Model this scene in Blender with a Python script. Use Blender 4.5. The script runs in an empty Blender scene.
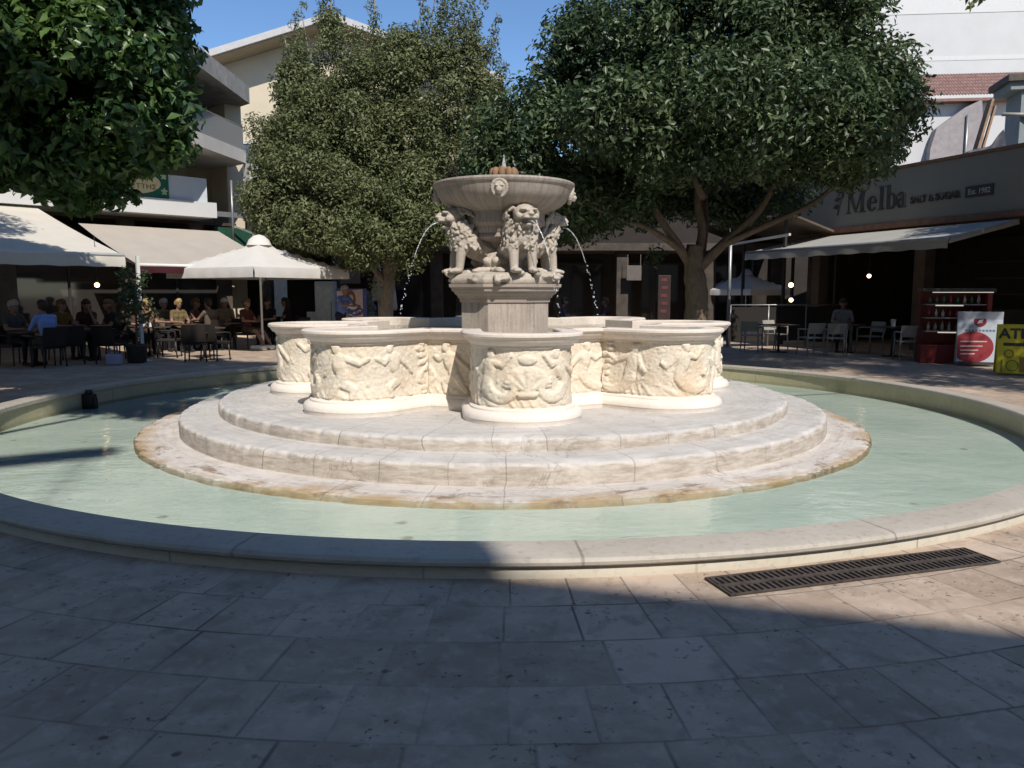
import bpy, bmesh, math, random
import numpy as np
from mathutils import Vector, Matrix, Euler

scene = bpy.context.scene
col = scene.collection
PI = math.pi
R = math.radians

# ------------------------------------------------------------------ camera
CAM_H, PITCH, FPX = 1.6, 0.116, 790.0
cam_data = bpy.data.cameras.new('camera')
cam = bpy.data.objects.new('camera', cam_data); col.objects.link(cam)
cam.location = (0, 0, CAM_H)
cam.rotation_euler = (PI/2 - PITCH, 0, 0)
cam_data.sensor_width = 36.0
cam_data.lens = 36.0 * FPX / 1024.0
cam_data.clip_end = 1000.0
scene.camera = cam

def ray(px, py):
    a, b = (px-512)/FPX, (384-py)/FPX
    c, s = math.cos(PITCH), math.sin(PITCH)
    return Vector((a, c + b*s, -s + b*c))
def at(px, py, Y):
    d = ray(px, py); t = Y/d.y
    return Vector((d.x*t, Y, CAM_H + d.z*t))
def gnd(px, py, z=0.0):
    d = ray(px, py); t = (z-CAM_H)/d.z
    return Vector((d.x*t, d.y*t, z))

# ------------------------------------------------------------------ object helpers
def tag(o, label=None, cat=None, group=None, kind=None):
    if label: o['label'] = label
    if cat: o['category'] = cat
    if group: o['group'] = group
    if kind: o['kind'] = kind
    return o

def empty(name, loc=(0, 0, 0), rz=0.0, label=None, cat=None, group=None):
    o = bpy.data.objects.new(name, None); col.objects.link(o)
    o.location = loc; o.rotation_euler = (0, 0, rz); o.empty_display_size = .2
    return tag(o, label, cat, group)

def copy_tree(o, parent=None):
    c = o.copy(); col.objects.link(c)
    if parent is not None: c.parent = parent
    for ch in list(o.children): copy_tree(ch, c)
    return c

def link(name, me, mats=None, parent=None, loc=None, rot=None):
    o = bpy.data.objects.new(name, me); col.objects.link(o)
    if mats is not None:
        for m in (mats if isinstance(mats, (list, tuple)) else [mats]): me.materials.append(m)
    if parent is not None: o.parent = parent
    if loc is not None: o.location = loc
    if rot is not None: o.rotation_euler = rot
    return o

def frame_of(axis):
    z = Vector(axis).normalized()
    x = z.orthogonal().normalized()
    return x, z.cross(x), z

class MB:
    def __init__(s): s.v = []; s.f = []; s.m = []; s.sm = []
    def add(s, vs, fs, mi=0, smooth=False):
        b = len(s.v); s.v += [tuple(v) for v in vs]
        for f in fs:
            s.f.append(tuple(i+b for i in f)); s.m.append(mi); s.sm.append(smooth)
        return s
    def box(s, c, size, rz=0.0, mi=0, rot=None, bev=0.0):
        hx, hy, hz = size[0]/2, size[1]/2, size[2]/2
        M = rot if rot is not None else Matrix.Rotation(rz, 3, 'Z')
        c = Vector(c)
        if bev <= 0:
            vs = [c + M @ Vector((x*hx, y*hy, z*hz)) for z in (-1, 1) for x, y in ((-1, -1), (1, -1), (1, 1), (-1, 1))]
            fs = [(3, 2, 1, 0), (4, 5, 6, 7), (0, 1, 5, 4), (1, 2, 6, 5), (2, 3, 7, 6), (3, 0, 4, 7)]
            return s.add(vs, fs, mi)
        bm = bmesh.new(); bmesh.ops.create_cube(bm, size=1.0)
        for v in bm.verts: v.co = Vector((v.co.x*2*hx, v.co.y*2*hy, v.co.z*2*hz))
        bmesh.ops.bevel(bm, geom=bm.edges[:], offset=min(bev, hx*.9, hy*.9, hz*.9), segments=2, affect='EDGES', profile=.6)
        bm.verts.index_update()
        vs = [c + M @ v.co for v in bm.verts]; fs = [[v.index for v in f.verts] for f in bm.faces]
        bm.free()
        return s.add(vs, fs, mi)
    def box2(s, a, b, mi=0, bev=0.0):
        a, b = Vector(a), Vector(b)
        return s.box((a+b)/2, [abs(b[i]-a[i]) for i in range(3)], mi=mi, bev=bev)
    def tube(s, pts, rad, n=8, mi=0, cap=True, smooth=True):
        pts = [Vector(p) for p in pts]
        if not isinstance(rad, (list, tuple)): rad = [rad]*len(pts)
        vs = []; fs = []
        d0 = (pts[1]-pts[0]).normalized(); x, y, z = frame_of(d0)
        for i, p in enumerate(pts):
            if i == 0: t = pts[1]-pts[0]
            elif i == len(pts)-1: t = pts[-1]-pts[-2]
            else: t = pts[i+1]-pts[i-1]
            t = t.normalized() if t.length > 1e-9 else z
            x = (x - t*x.dot(t)).normalized(); y = t.cross(x)
            for k in range(n):
                a = 2*PI*k/n
                vs.append(p + (x*math.cos(a) + y*math.sin(a))*rad[i])
        for i in range(len(pts)-1):
            for k in range(n):
                fs.append((i*n+k, i*n+(k+1) % n, (i+1)*n+(k+1) % n, (i+1)*n+k))
        if cap:
            fs.append(tuple(range(n-1, -1, -1))); fs.append(tuple((len(pts)-1)*n+k for k in range(n)))
        return s.add(vs, fs, mi, smooth)
    def bar(s, a, b, w, h=None, mi=0):
        h = h or w; a, b = Vector(a), Vector(b); z = (b-a).normalized()
        up = Vector((0, 0, 1)) if abs(z.z) < .95 else Vector((1, 0, 0))
        x = z.cross(up).normalized(); y = x.cross(z)
        vs = [p + x*sx*w/2 + y*sy*h/2 for p in (a, b) for sx, sy in ((-1, -1), (1, -1), (1, 1), (-1, 1))]
        return s.add(vs, [(3, 2, 1, 0), (4, 5, 6, 7), (0, 1, 5, 4), (1, 2, 6, 5), (2, 3, 7, 6), (3, 0, 4, 7)], mi)
    def lathe(s, prof, n=48, c=(0, 0, 0), mi=0, smooth=True, closed=False, cap=False, a0=0.0, wob=None):
        c = Vector(c); vs = []; fs = []
        m = len(prof)
        for (r, z) in prof:
            for k in range(n):
                a = a0 + 2*PI*k/n; rr = r*(1 + (wob(a, z) if wob else 0))
                vs.append(c + Vector((rr*math.cos(a), rr*math.sin(a), z)))
        for i in range(m-1 if not closed else m):
            j = (i+1) % m
            for k in range(n):
                fs.append((i*n+k, i*n+(k+1) % n, j*n+(k+1) % n, j*n+k))
        if cap:
            fs.append(tuple(range(n-1, -1, -1))); fs.append(tuple((m-1)*n+k for k in range(n)))
        return s.add(vs, fs, mi, smooth)
    def ball(s, c, r, n=12, m=8, mi=0, M=None):
        if not isinstance(r, (tuple, list)): r = (r, r, r)
        c = Vector(c); vs = []; fs = []
        M = M or Matrix.Identity(3)
        vs.append(c + M @ Vector((0, 0, -r[2])))
        for i in range(1, m):
            ph = -PI/2 + PI*i/m
            for k in range(n):
                a = 2*PI*k/n
                vs.append(c + M @ Vector((r[0]*math.cos(ph)*math.cos(a), r[1]*math.cos(ph)*math.sin(a), r[2]*math.sin(ph))))
        vs.append(c + M @ Vector((0, 0, r[2]))); top = len(vs)-1
        for k in range(n): fs.append((0, 1+(k+1) % n, 1+k))
        for i in range(m-2):
            for k in range(n):
                fs.append((1+i*n+k, 1+i*n+(k+1) % n, 1+(i+1)*n+(k+1) % n, 1+(i+1)*n+k))
        b = 1+(m-2)*n
        for k in range(n): fs.append((b+k, b+(k+1) % n, top))
        return s.add(vs, fs, mi, True)
    def capsule(s, a, b, r0, r1, n=10, mi=0):
        a, b = Vector(a), Vector(b); L = (b-a).length
        if L < 1e-6: return s.ball(a, r0, mi=mi)
        d = (b-a)/L; pts = []; rad = []
        for k in range(5):
            t = (k+.3)/5*PI/2; pts.append(a - d*r0*math.cos(t)); rad.append(r0*math.sin(t))
        pts.append(a); rad.append(r0); pts.append(b); rad.append(r1)
        for k in range(4, -1, -1):
            t = (k+.3)/5*PI/2; pts.append(b + d*r1*math.cos(t)); rad.append(r1*math.sin(t))
        return s.tube(pts, rad, n, mi)
    def prism(s, poly, z0, z1, mi=0, M=None):
        """poly: list of (x, y) counter-clockwise; M maps local points."""
        n = len(poly)
        vs = [Vector((x, y, z0)) for x, y in poly] + [Vector((x, y, z1)) for x, y in poly]
        if M is not None: vs = [M @ v for v in vs]
        fs = [tuple(range(n-1, -1, -1)), tuple(range(n, 2*n))] + [(k, (k+1) % n, n+(k+1) % n, n+k) for k in range(n)]
        return s.add(vs, fs, mi)
    def mesh(s, name):
        me = bpy.data.meshes.new(name); me.from_pydata(s.v, [], s.f); me.update()
        me.polygons.foreach_set('material_index', s.m); me.polygons.foreach_set('use_smooth', s.sm)
        return me
    def build(s, name, mats, parent=None, loc=None, rot=None):
        return link(name, s.mesh(name), mats, parent, loc, rot)

def auto_smooth(o, ang=40):
    me = o.data
    me.polygons.foreach_set('use_smooth', [True]*len(me.polygons))
    try: me.set_sharp_from_angle(angle=R(ang))
    except Exception: pass
    return o

def remesh(mb, voxel, smooth=4, fac=.5):
    """one continuous surface from overlapping closed pieces"""
    me = mb.mesh('blob'); o = bpy.data.objects.new('blob', me); col.objects.link(o)
    r = o.modifiers.new('r', 'REMESH'); r.mode = 'VOXEL'; r.voxel_size = voxel
    if smooth:
        q = o.modifiers.new('s', 'SMOOTH'); q.iterations = smooth; q.factor = fac
    dg = bpy.context.evaluated_depsgraph_get(); dg.update()
    out = bpy.data.meshes.new_from_object(o.evaluated_get(dg))
    bpy.data.objects.remove(o); bpy.data.meshes.remove(me)
    out.polygons.foreach_set('use_smooth', [True]*len(out.polygons))
    return out

def text(body, size, mat, parent, loc, rot, name='lettering', width=None, ext=.006, bold=0.0, align='LEFT', shear=0.0):
    cu = bpy.data.curves.new(name, 'FONT'); cu.body = body; cu.size = size; cu.extrude = ext
    cu.offset = bold; cu.align_x = align; cu.shear = shear
    o = bpy.data.objects.new(name, cu); col.objects.link(o)
    dg = bpy.context.evaluated_depsgraph_get(); dg.update()
    me = bpy.data.meshes.new_from_object(o.evaluated_get(dg))
    bpy.data.objects.remove(o)
    if width:
        xs = [v.co.x for v in me.vertices]; w = max(xs)-min(xs)
        for v in me.vertices: v.co.x *= width/w
    me.materials.clear()
    return link(name, me, mat, parent, loc, rot)

# ------------------------------------------------------------------ materials
class NT:
    def __init__(s, name):
        s.mat = bpy.data.materials.new(name); s.mat.use_nodes = True
        s.nt = s.mat.node_tree; s.nt.nodes.clear()
        s.out = s.nt.nodes.new('ShaderNodeOutputMaterial')
    def n(s, t, **kw):
        nd = s.nt.nodes.new(t)
        for k, v in kw.items(): setattr(nd, k, v)
        return nd
    def put(s, sock, v):
        if isinstance(v, bpy.types.NodeSocket): s.nt.links.new(v, sock)
        elif v is not None:
            if isinstance(v, (tuple, list)) and len(v) == 3 and sock.type == 'RGBA': v = (*v, 1)
            sock.default_value = v
    def math(s, op, a, b=None, c=None, clamp=False):
        nd = s.n('ShaderNodeMath', operation=op); nd.use_clamp = clamp
        for i, v in enumerate((a, b, c)):
            if v is not None: s.put(nd.inputs[i], v)
        return nd.outputs[0]
    def mix(s, fac, a, b, mode='MIX'):
        nd = s.n('ShaderNodeMix', data_type='RGBA', blend_type=mode)
        s.put(nd.inputs[0], fac); s.put(nd.inputs[6], a); s.put(nd.inputs[7], b)
        return nd.outputs[2]
    def coord(s, kind='Object'):
        return s.n('ShaderNodeTexCoord').outputs[kind]
    def pos(s): return s.n('ShaderNodeNewGeometry').outputs['Position']
    def noise(s, scale, detail=4, rough=.55, vec=None, dist=0.0):
        nd = s.n('ShaderNodeTexNoise'); nd.inputs['Scale'].default_value = scale
        nd.inputs['Detail'].default_value = detail; nd.inputs['Roughness'].default_value = rough
        nd.inputs['Distortion'].default_value = dist
        if vec is not None: s.put(nd.inputs['Vector'], vec)
        return nd.outputs['Fac']
    def ramp(s, fac, lo, hi):
        nd = s.n('ShaderNodeMapRange'); nd.clamp = True
        s.put(nd.inputs[0], fac); nd.inputs[1].default_value = lo; nd.inputs[2].default_value = hi
        return nd.outputs[0]
    def xyz(s, v):
        nd = s.n('ShaderNodeSeparateXYZ'); s.put(nd.inputs[0], v); return nd.outputs
    def vec(s, x, y, z=0.0):
        nd = s.n('ShaderNodeCombineXYZ')
        for i, v in enumerate((x, y, z)): s.put(nd.inputs[i], v)
        return nd.outputs[0]
    def white(s, v):
        nd = s.n('ShaderNodeTexWhiteNoise', noise_dimensions='2D'); s.put(nd.inputs['Vector'], v); return nd.outputs
    def bump(s, h, strength=.4, dist=.01):
        nd = s.n('ShaderNodeBump'); nd.inputs['Strength'].default_value = strength
        nd.inputs['Distance'].default_value = dist; s.put(nd.inputs['Height'], h); return nd.outputs[0]
    def bsdf(s, color, rough=.7, normal=None, metal=0.0, spec=.4, **kw):
        b = s.n('ShaderNodeBsdfPrincipled')
        s.put(b.inputs['Base Color'], color); s.put(b.inputs['Roughness'], rough)
        b.inputs['Metallic'].default_value = metal; b.inputs['Specular IOR Level'].default_value = spec
        if normal is not None: s.put(b.inputs['Normal'], normal)
        for k, v in kw.items(): s.put(b.inputs[k.replace('_', ' ')], v)
        return b.outputs[0]
    def done(s, sh): s.nt.links.new(sh, s.out.inputs[0]); return s.mat

def simple(name, c, rough=.6, var=.15, scale=6.0, metal=0.0, bump=0.0, bscale=None, spec=.4):
    m = NT(name); v = m.coord()
    f = m.noise(scale, 5, .6, v)
    c1 = tuple(x*(1-var) for x in c); c2 = tuple(min(1, x*(1+var)) for x in c)
    nrm = None
    if bump: nrm = m.bump(m.noise(bscale or scale*4, 4, .6, v), bump, .02)
    return m.done(m.bsdf(m.mix(m.ramp(f, .3, .7), c1, c2), m.math('ADD', m.math('MULTIPLY', f, .15), rough-.07), nrm, metal, spec))

def emit(name, c, s):
    m = NT(name); e = m.n('ShaderNodeEmission'); m.put(e.inputs[0], c); e.inputs[1].default_value = s
    return m.done(e.outputs[0])

def cloth(name, c, trans=.25, var=.08):
    m = NT(name); v = m.coord()
    f = m.ramp(m.noise(2.2, 4, .6, v), .3, .7)
    cc = m.mix(f, tuple(x*(1-var) for x in c), c)
    d = m.bsdf(cc, .85, m.bump(m.noise(9, 3, .5, v), .12, .02), spec=.15)
    t = m.n('ShaderNodeBsdfTranslucent'); m.put(t.inputs[0], cc)
    x = m.n('ShaderNodeMixShader'); x.inputs[0].default_value = trans
    m.nt.links.new(d, x.inputs[1]); m.nt.links.new(t.outputs[0], x.inputs[2])
    return m.done(x.outputs[0])

def leafmat(name, cols, rough=.38, trans=.22, spec=.5):
    m = NT(name); rnd = m.n('ShaderNodeNewGeometry').outputs['Random Per Island']
    big = m.noise(.9, 3, .6, m.pos())
    c = m.mix(m.ramp(rnd, 0, 1), cols[0], cols[1])
    c = m.mix(m.ramp(m.math('ADD', m.math('MULTIPLY', rnd, .35), big), .62, .9), c, cols[2])
    d = m.bsdf(c, rough, spec=spec)
    t = m.n('ShaderNodeBsdfTranslucent'); m.put(t.inputs[0], m.mix(.5, c, cols[2]))
    x = m.n('ShaderNodeMixShader'); x.inputs[0].default_value = trans
    m.nt.links.new(d, x.inputs[1]); m.nt.links.new(t.outputs[0], x.inputs[2])
    return m.done(x.outputs[0])

M = {}
# ------------------------------------------------------------------ light
SUN_AZ, SUN_EL = R(19), R(46)          # azimuth to the right of straight behind the viewer
sun_h = Vector((math.sin(SUN_AZ), -math.cos(SUN_AZ), 0))
sun_v = sun_h*math.cos(SUN_EL) + Vector((0, 0, math.sin(SUN_EL)))
ld = bpy.data.lights.new('sun', 'SUN'); ld.energy = 4.3; ld.angle = R(.53); ld.color = (1, .935, .855)
so = bpy.data.objects.new('sun', ld); col.objects.link(so)
so.location = sun_v*60; so.rotation_euler = sun_v.to_track_quat('Z', 'Y').to_euler()
w = bpy.data.worlds.new('World'); scene.world = w; w.use_nodes = True
nt = w.node_tree; nt.nodes.clear()
sky = nt.nodes.new('ShaderNodeTexSky'); sky.sky_type = 'NISHITA'; sky.sun_disc = False
sky.sun_elevation = SUN_EL; sky.sun_rotation = math.atan2(sun_h.x, sun_h.y)
sky.altitude = 300; sky.air_density = .75; sky.dust_density = .05; sky.ozone_density = 1.6
bg = nt.nodes.new('ShaderNodeBackground'); bg.inputs[1].default_value = .138
ow = nt.nodes.new('ShaderNodeOutputWorld')
hs_ = nt.nodes.new('ShaderNodeHueSaturation'); hs_.inputs['Saturation'].default_value = 1.12; hs_.inputs['Value'].default_value = 1.0
nt.links.new(sky.outputs[0], hs_.inputs['Color']); nt.links.new(hs_.outputs[0], bg.inputs[0]); nt.links.new(bg.outputs[0], ow.inputs[0])
scene.view_settings.view_transform = 'Standard'; scene.view_settings.look = 'None'
scene.view_settings.exposure = 0.28; scene.view_settings.gamma = 1.0
scene.view_settings.use_curve_mapping = False
scene.render.engine = 'CYCLES'
cy = scene.cycles
cy.use_denoising = True; cy.max_bounces = 8; cy.diffuse_bounces = 5; cy.glossy_bounces = 3
cy.transparent_max_bounces = 12; cy.transmission_bounces = 4; cy.caustics_reflective = False; cy.caustics_refractive = False
cy.sample_clamp_indirect = 4.0

# ------------------------------------------------------------------ dimensions of the fountain
FC = Vector((-.11, 11.0, 0))
R1, R2, R3 = 4.72, 4.22, 3.76
Z1, Z2, Z3 = -.105, .105, .245
WATER_Z = -.114
RIN, ROUT = 6.45, 6.76
RIM_Z = .135

def polar(m, cx=None, cy=None):
    """radius and angle about the fountain axis"""
    p = m.xyz(m.pos())
    x = m.math('SUBTRACT', p[0], FC.x if cx is None else cx); y = m.math('SUBTRACT', p[1], FC.y if cy is None else cy)
    r = m.math('SQRT', m.math('ADD', m.math('MULTIPLY', x, x), m.math('MULTIPLY', y, y)))
    th = m.math('ARCTAN2', y, x)
    return r, th, p[2]

def paving():
    m = NT('paving_stone')
    r, th, z = polar(m)
    H, W = .415, .375
    wob = m.math('MULTIPLY', m.math('SUBTRACT', m.noise(3.0, 5, .7, m.pos()), .5), .034)
    r2 = m.math('ADD', m.math('SUBTRACT', r, 6.70), wob)
    rw = m.math('DIVIDE', r2, H)
    row = m.math('FLOOR', rw); rf = m.math('FRACT', rw)
    rnd = m.white(m.vec(row, 3.7))[0]
    wid = m.math('MULTIPLY', W, m.math('ADD', .8, m.math('MULTIPLY', rnd, .5)))
    per = m.math('FLOOR', m.math('DIVIDE', m.math('MULTIPLY', m.math('ADD', m.math('MULTIPLY', row, H), 6.9), 2*PI), wid))
    u = m.math('ADD', m.math('MULTIPLY', m.math('ADD', m.math('DIVIDE', th, 2*PI), .5), per), m.math('ADD', m.math('MULTIPLY', rnd, 9.0), m.math('MULTIPLY', wob, .8)))
    ti = m.math('FLOOR', u); uf = m.math('FRACT', u)
    e1 = m.math('MULTIPLY', m.math('MINIMUM', rf, m.math('SUBTRACT', 1.0, rf)), H)
    e2 = m.math('MULTIPLY', m.math('MINIMUM', uf, m.math('SUBTRACT', 1.0, uf)), W)
    e = m.math('MINIMUM', e1, e2)
    big = m.noise(1.1, 4, .6, m.pos())
    open_ = m.ramp(m.noise(.8, 3, .6, m.vec(m.xyz(m.pos())[0], m.xyz(m.pos())[1], 5.0)), .40, .62)
    joint = m.math('MULTIPLY', m.math('SUBTRACT', 1.0, m.ramp(e, .002, .010)), m.math('ADD', .12, m.math('MULTIPLY', open_, .88)))
    tv = m.white(m.vec(row, ti))
    c = m.mix(tv[0], (.36, .28, .215), (.51, .41, .325))
    warm = m.white(m.vec(ti, row))[0]
    c = m.mix(m.math('MULTIPLY', warm, .5), c, (.45, .35, .26))
    c = m.mix(m.math('MULTIPLY', m.ramp(big, .42, .68), .6), c, (.25, .19, .145))
    mott = m.noise(9, 7, .72, m.pos())
    c = m.mix(m.math('MULTIPLY', m.ramp(mott, .5, .75), .6), c, (.58, .485, .40))
    cloud = m.noise(4.2, 5, .65, m.vec(m.math('ADD', m.xyz(m.pos())[0], m.math('MULTIPLY', tv[0], 30)), m.xyz(m.pos())[1], 0.0), .6)
    c = m.mix(m.math('MULTIPLY', m.ramp(cloud, .5, .72), .6), c, (.20, .155, .12))
    # travertine pits and trodden gum
    pit = m.math('MULTIPLY', m.ramp(m.noise(24, 5, .7, m.pos(), .3), .58, .64), m.ramp(m.noise(3.0, 3, .6, m.pos()), .48, .60))
    vor = m.n('ShaderNodeTexVoronoi'); vor.inputs['Scale'].default_value = 2.9; m.put(vor.inputs['Vector'], m.pos())
    dv = m.math('ADD', vor.outputs['Distance'], m.math('MULTIPLY', m.noise(14, 3, .6, m.pos()), .12))
    spot = m.math('SUBTRACT', 1.0, m.ramp(dv, .085, .12))
    dirt = m.math('MAXIMUM', m.math('MULTIPLY', pit, .8), m.math('MULTIPLY', spot, .75))
    c = m.mix(dirt, c, (.07, .062, .055))
    c = m.mix(m.math('MULTIPLY', joint, .85), c, (.085, .075, .065))
    h = m.math('SUBTRACT', m.math('ADD', m.math('MULTIPLY', mott, .25), m.math('MULTIPLY', tv[0], .15)), m.math('ADD', joint, m.math('MULTIPLY', pit, .6)))
    return m.done(m.bsdf(c, m.math('ADD', .62, m.math('MULTIPLY', mott, .25)), m.bump(h, .5, .008), spec=.10))
M['paving'] = paving()

def step_stone(name, c0, c1, wet=False, n=22, off=0.0, edge=None):
    m = NT(name); r, th, z = polar(m)
    jw = m.math('ADD', m.math('MULTIPLY', m.math('SUBTRACT', m.noise(2.5, 3, .6, m.pos()), .5), .03), m.math('MULTIPLY', m.math('SUBTRACT', m.noise(1.0, 1, .5, m.vec(m.math('MULTIPLY', th, 1.6), off, 0.0)), .5), .5))
    u = m.math('ADD', m.math('MULTIPLY', m.math('ADD', th, jw), n/(2*PI)), off)
    uf = m.math('FRACT', u)
    j = m.math('SUBTRACT', 1.0, m.ramp(m.math('MINIMUM', uf, m.math('SUBTRACT', 1.0, uf)), .002, .009))
    tv = m.white(m.vec(m.math('FLOOR', u), off))[0]
    big = m.noise(1.7, 5, .62, m.pos()); fine = m.noise(13, 7, .7, m.pos())
    streak = m.noise(3.0, 6, .7, m.vec(m.math('MULTIPLY', th, 2.2), m.math('MULTIPLY', r, 4.0), z), .5)
    c = m.mix(m.ramp(big, .3, .7), c0, c1)
    c = m.mix(m.math('MULTIPLY', tv, .35), c, tuple(x*.78 for x in c0))
    c = m.mix(m.math('MULTIPLY', m.ramp(streak, .48, .70), .65), c, (.36, .33, .30))
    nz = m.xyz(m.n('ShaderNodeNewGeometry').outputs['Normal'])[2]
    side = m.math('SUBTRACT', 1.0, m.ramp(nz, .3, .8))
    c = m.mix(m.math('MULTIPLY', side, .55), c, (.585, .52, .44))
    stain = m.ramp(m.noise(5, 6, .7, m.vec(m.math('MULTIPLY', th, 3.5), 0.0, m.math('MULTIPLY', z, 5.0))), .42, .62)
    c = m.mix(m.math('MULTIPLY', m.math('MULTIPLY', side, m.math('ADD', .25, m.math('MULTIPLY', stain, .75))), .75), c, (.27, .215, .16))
    c = m.mix(m.math('MULTIPLY', m.ramp(fine, .52, .72), .5), c, (.33, .28, .235))
    crk = m.math('SUBTRACT', 1.0, m.ramp(m.math('ABSOLUTE', m.math('SUBTRACT', m.noise(1.5, 6, .6, m.pos(), .8), .5)), .0, .012))
    c = m.mix(m.math('MULTIPLY', crk, m.math('MULTIPLY', m.ramp(m.noise(1.1, 2, .5, m.pos()), .5, .6), .6)), c, (.2, .17, .14))
    patch = m.ramp(m.noise(3.3, 5, .7, m.pos(), .4), .56, .66)
    c = m.mix(m.math('MULTIPLY', patch, .55), c, (.38, .345, .31))
    if wet:
        edgef = m.ramp(m.math('ADD', r, m.math('MULTIPLY', m.math('SUBTRACT', m.noise(1.3, 6, .7, m.pos()), .5), 1.3)), R1-.22, R1+.05)
        c = m.mix(m.math('MULTIPLY', edgef, .85), c, (.36, .24, .11))
        edge2 = m.math('MULTIPLY', m.ramp(m.noise(2.6, 6, .72, m.vec(m.math('MULTIPLY', th, 4.0), m.math('MULTIPLY', r, 2.0), 0.0)), .54, .62), m.ramp(r, R2+.05, R2+.25))
        c = m.mix(m.math('MULTIPLY', edge2, .75), c, (.17, .10, .05))
    c = m.mix(m.math('MULTIPLY', m.math('MULTIPLY', j, m.ramp(m.noise(2.3, 3, .6, m.pos()), .40, .62)), .55), c, (.20, .175, .15))
    chip = m.math('MULTIPLY', m.ramp(m.noise(7.5, 4, .65, m.pos(), .6), .64, .69), m.ramp(m.noise(1.6, 2, .5, m.pos()), .45, .6))
    c = m.mix(m.math('MULTIPLY', chip, .55), c, (.24, .20, .16))
    h = m.math('SUBTRACT', m.math('ADD', m.math('MULTIPLY', fine, .6), big), j)
    return m.done(m.bsdf(c, .6, m.bump(h, .6, .012), spec=.3))
M['step_low'] = step_stone('wet_step_stone', (.58, .53, .48), (.66, .62, .57), True, 31, .3)
M['step_mid'] = step_stone('step_stone', (.50, .475, .445), (.63, .605, .57), False, 35, .1)
M['step_top'] = step_stone('upper_step_stone', (.48, .465, .44), (.61, .59, .56), False, 33, .65)

def stone(name, c0, c1, dark, scale=3.0, dirt=.4, bump=.5, streaks=0.0, rough=.75, blotch=False):
    m = NT(name); v = m.coord()
    big = m.noise(scale, 5, .62, v); fine = m.noise(scale*9, 7, .7, v)
    c = m.mix(m.ramp(big, .3, .7), c0, c1)
    c = m.mix(m.math('MULTIPLY', m.ramp(fine, .5, .72), dirt), c, dark)
    if blotch:
        c = m.mix(m.math('MULTIPLY', m.ramp(m.noise(2.1, 6, .68, v, .5), .50, .66), .6), c, (.60, .43, .27))
        c = m.mix(m.math('MULTIPLY', m.ramp(m.noise(4.3, 6, .7, v, .3), .56, .68), .5), c, (.50, .46, .40))
    if streaks:
        p = m.xyz(v); th = m.math('ARCTAN2', p[1], p[0])
        s = m.noise(1.0, 5, .7, m.vec(m.math('MULTIPLY', th, 14.0), m.math('MULTIPLY', p[2], 1.6), 2.0))
        c = m.mix(m.math('MULTIPLY', m.ramp(s, .44, .64), streaks), c, dark)
    h = m.math('ADD', m.math('MULTIPLY', fine, .6), m.noise(scale*30, 4, .6, v))
    return m.done(m.bsdf(c, rough, m.bump(h, bump, .006), spec=.25))
M['relief'] = stone('carved_limestone', (.65, .575, .46), (.75, .68, .565), (.38, .30, .21), 3.4, .6, .9, blotch=True)
M['rim'] = stone('trough_rim_stone', (.61, .53, .455), (.71, .635, .555), (.42, .34, .27), 2.0, .4, .35)
M['base'] = stone('base_marble', (.66, .60, .535), (.75, .69, .62), (.50, .42, .34), 2.4, .3, .3)
M['pedestal'] = stone('pedestal_stone', (.36, .31, .265), (.46, .40, .345), (.21, .175, .14), 3.0, .45, .3, .6)
M['cornice'] = stone('cornice_stone', (.33, .275, .235), (.42, .36, .31), (.24, .20, .16), 4.0, .45, .4)
M['bowl'] = stone('bowl_stone', (.31, .27, .235), (.41, .36, .315), (.21, .165, .135), 3.0, .45, .35, .75)
M['lion'] = stone('lion_stone', (.38, .335, .28), (.51, .455, .385), (.22, .18, .14), 5.0, .7, .8)
M['finial'] = stone('finial_stone', (.22, .13, .07), (.30, .19, .11), (.11, .07, .04), 9.0, .5, .4)

def kerb_mat(name, c0, c1, seg, dirt):
    m = NT(name); r, th, z = polar(m)
    u = m.math('MULTIPLY', th, seg/(2*PI)); uf = m.math('FRACT', u)
    j = m.math('SUBTRACT', 1.0, m.ramp(m.math('MINIMUM', uf, m.math('SUBTRACT', 1.0, uf)), .002, .006))
    tv = m.white(m.vec(m.math('FLOOR', u), 1.3))[0]
    big = m.noise(2.2, 5, .65, m.pos()); fine = m.noise(16, 6, .7, m.pos())
    c = m.mix(m.ramp(big, .3, .7), c0, c1)
    c = m.mix(m.math('MULTIPLY', tv, .3), c, tuple(x*.75 for x in c0))
    c = m.mix(m.math('MULTIPLY', m.ramp(fine, .52, .72), dirt), c, (.2, .17, .13))
    c = m.mix(m.math('MULTIPLY', m.math('MULTIPLY', j, m.ramp(m.noise(1.3, 2, .5, m.pos()), .35, .6)), .6), c, (.13, .11, .09))
    return m.done(m.bsdf(c, .55, m.bump(m.math('SUBTRACT', fine, j), .45, .008), spec=.35))
M['coping'] = kerb_mat('coping_stone', (.38, .345, .29), (.47, .43, .37), 21, .55)
M['kerbface'] = kerb_mat('kerb_face_stone', (.44, .40, .32), (.52, .475, .39), 27, .35)
M['poolwall'] = kerb_mat('pool_wall_plaster', (.40, .36, .23), (.50, .45, .30), 26, .3)

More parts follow.
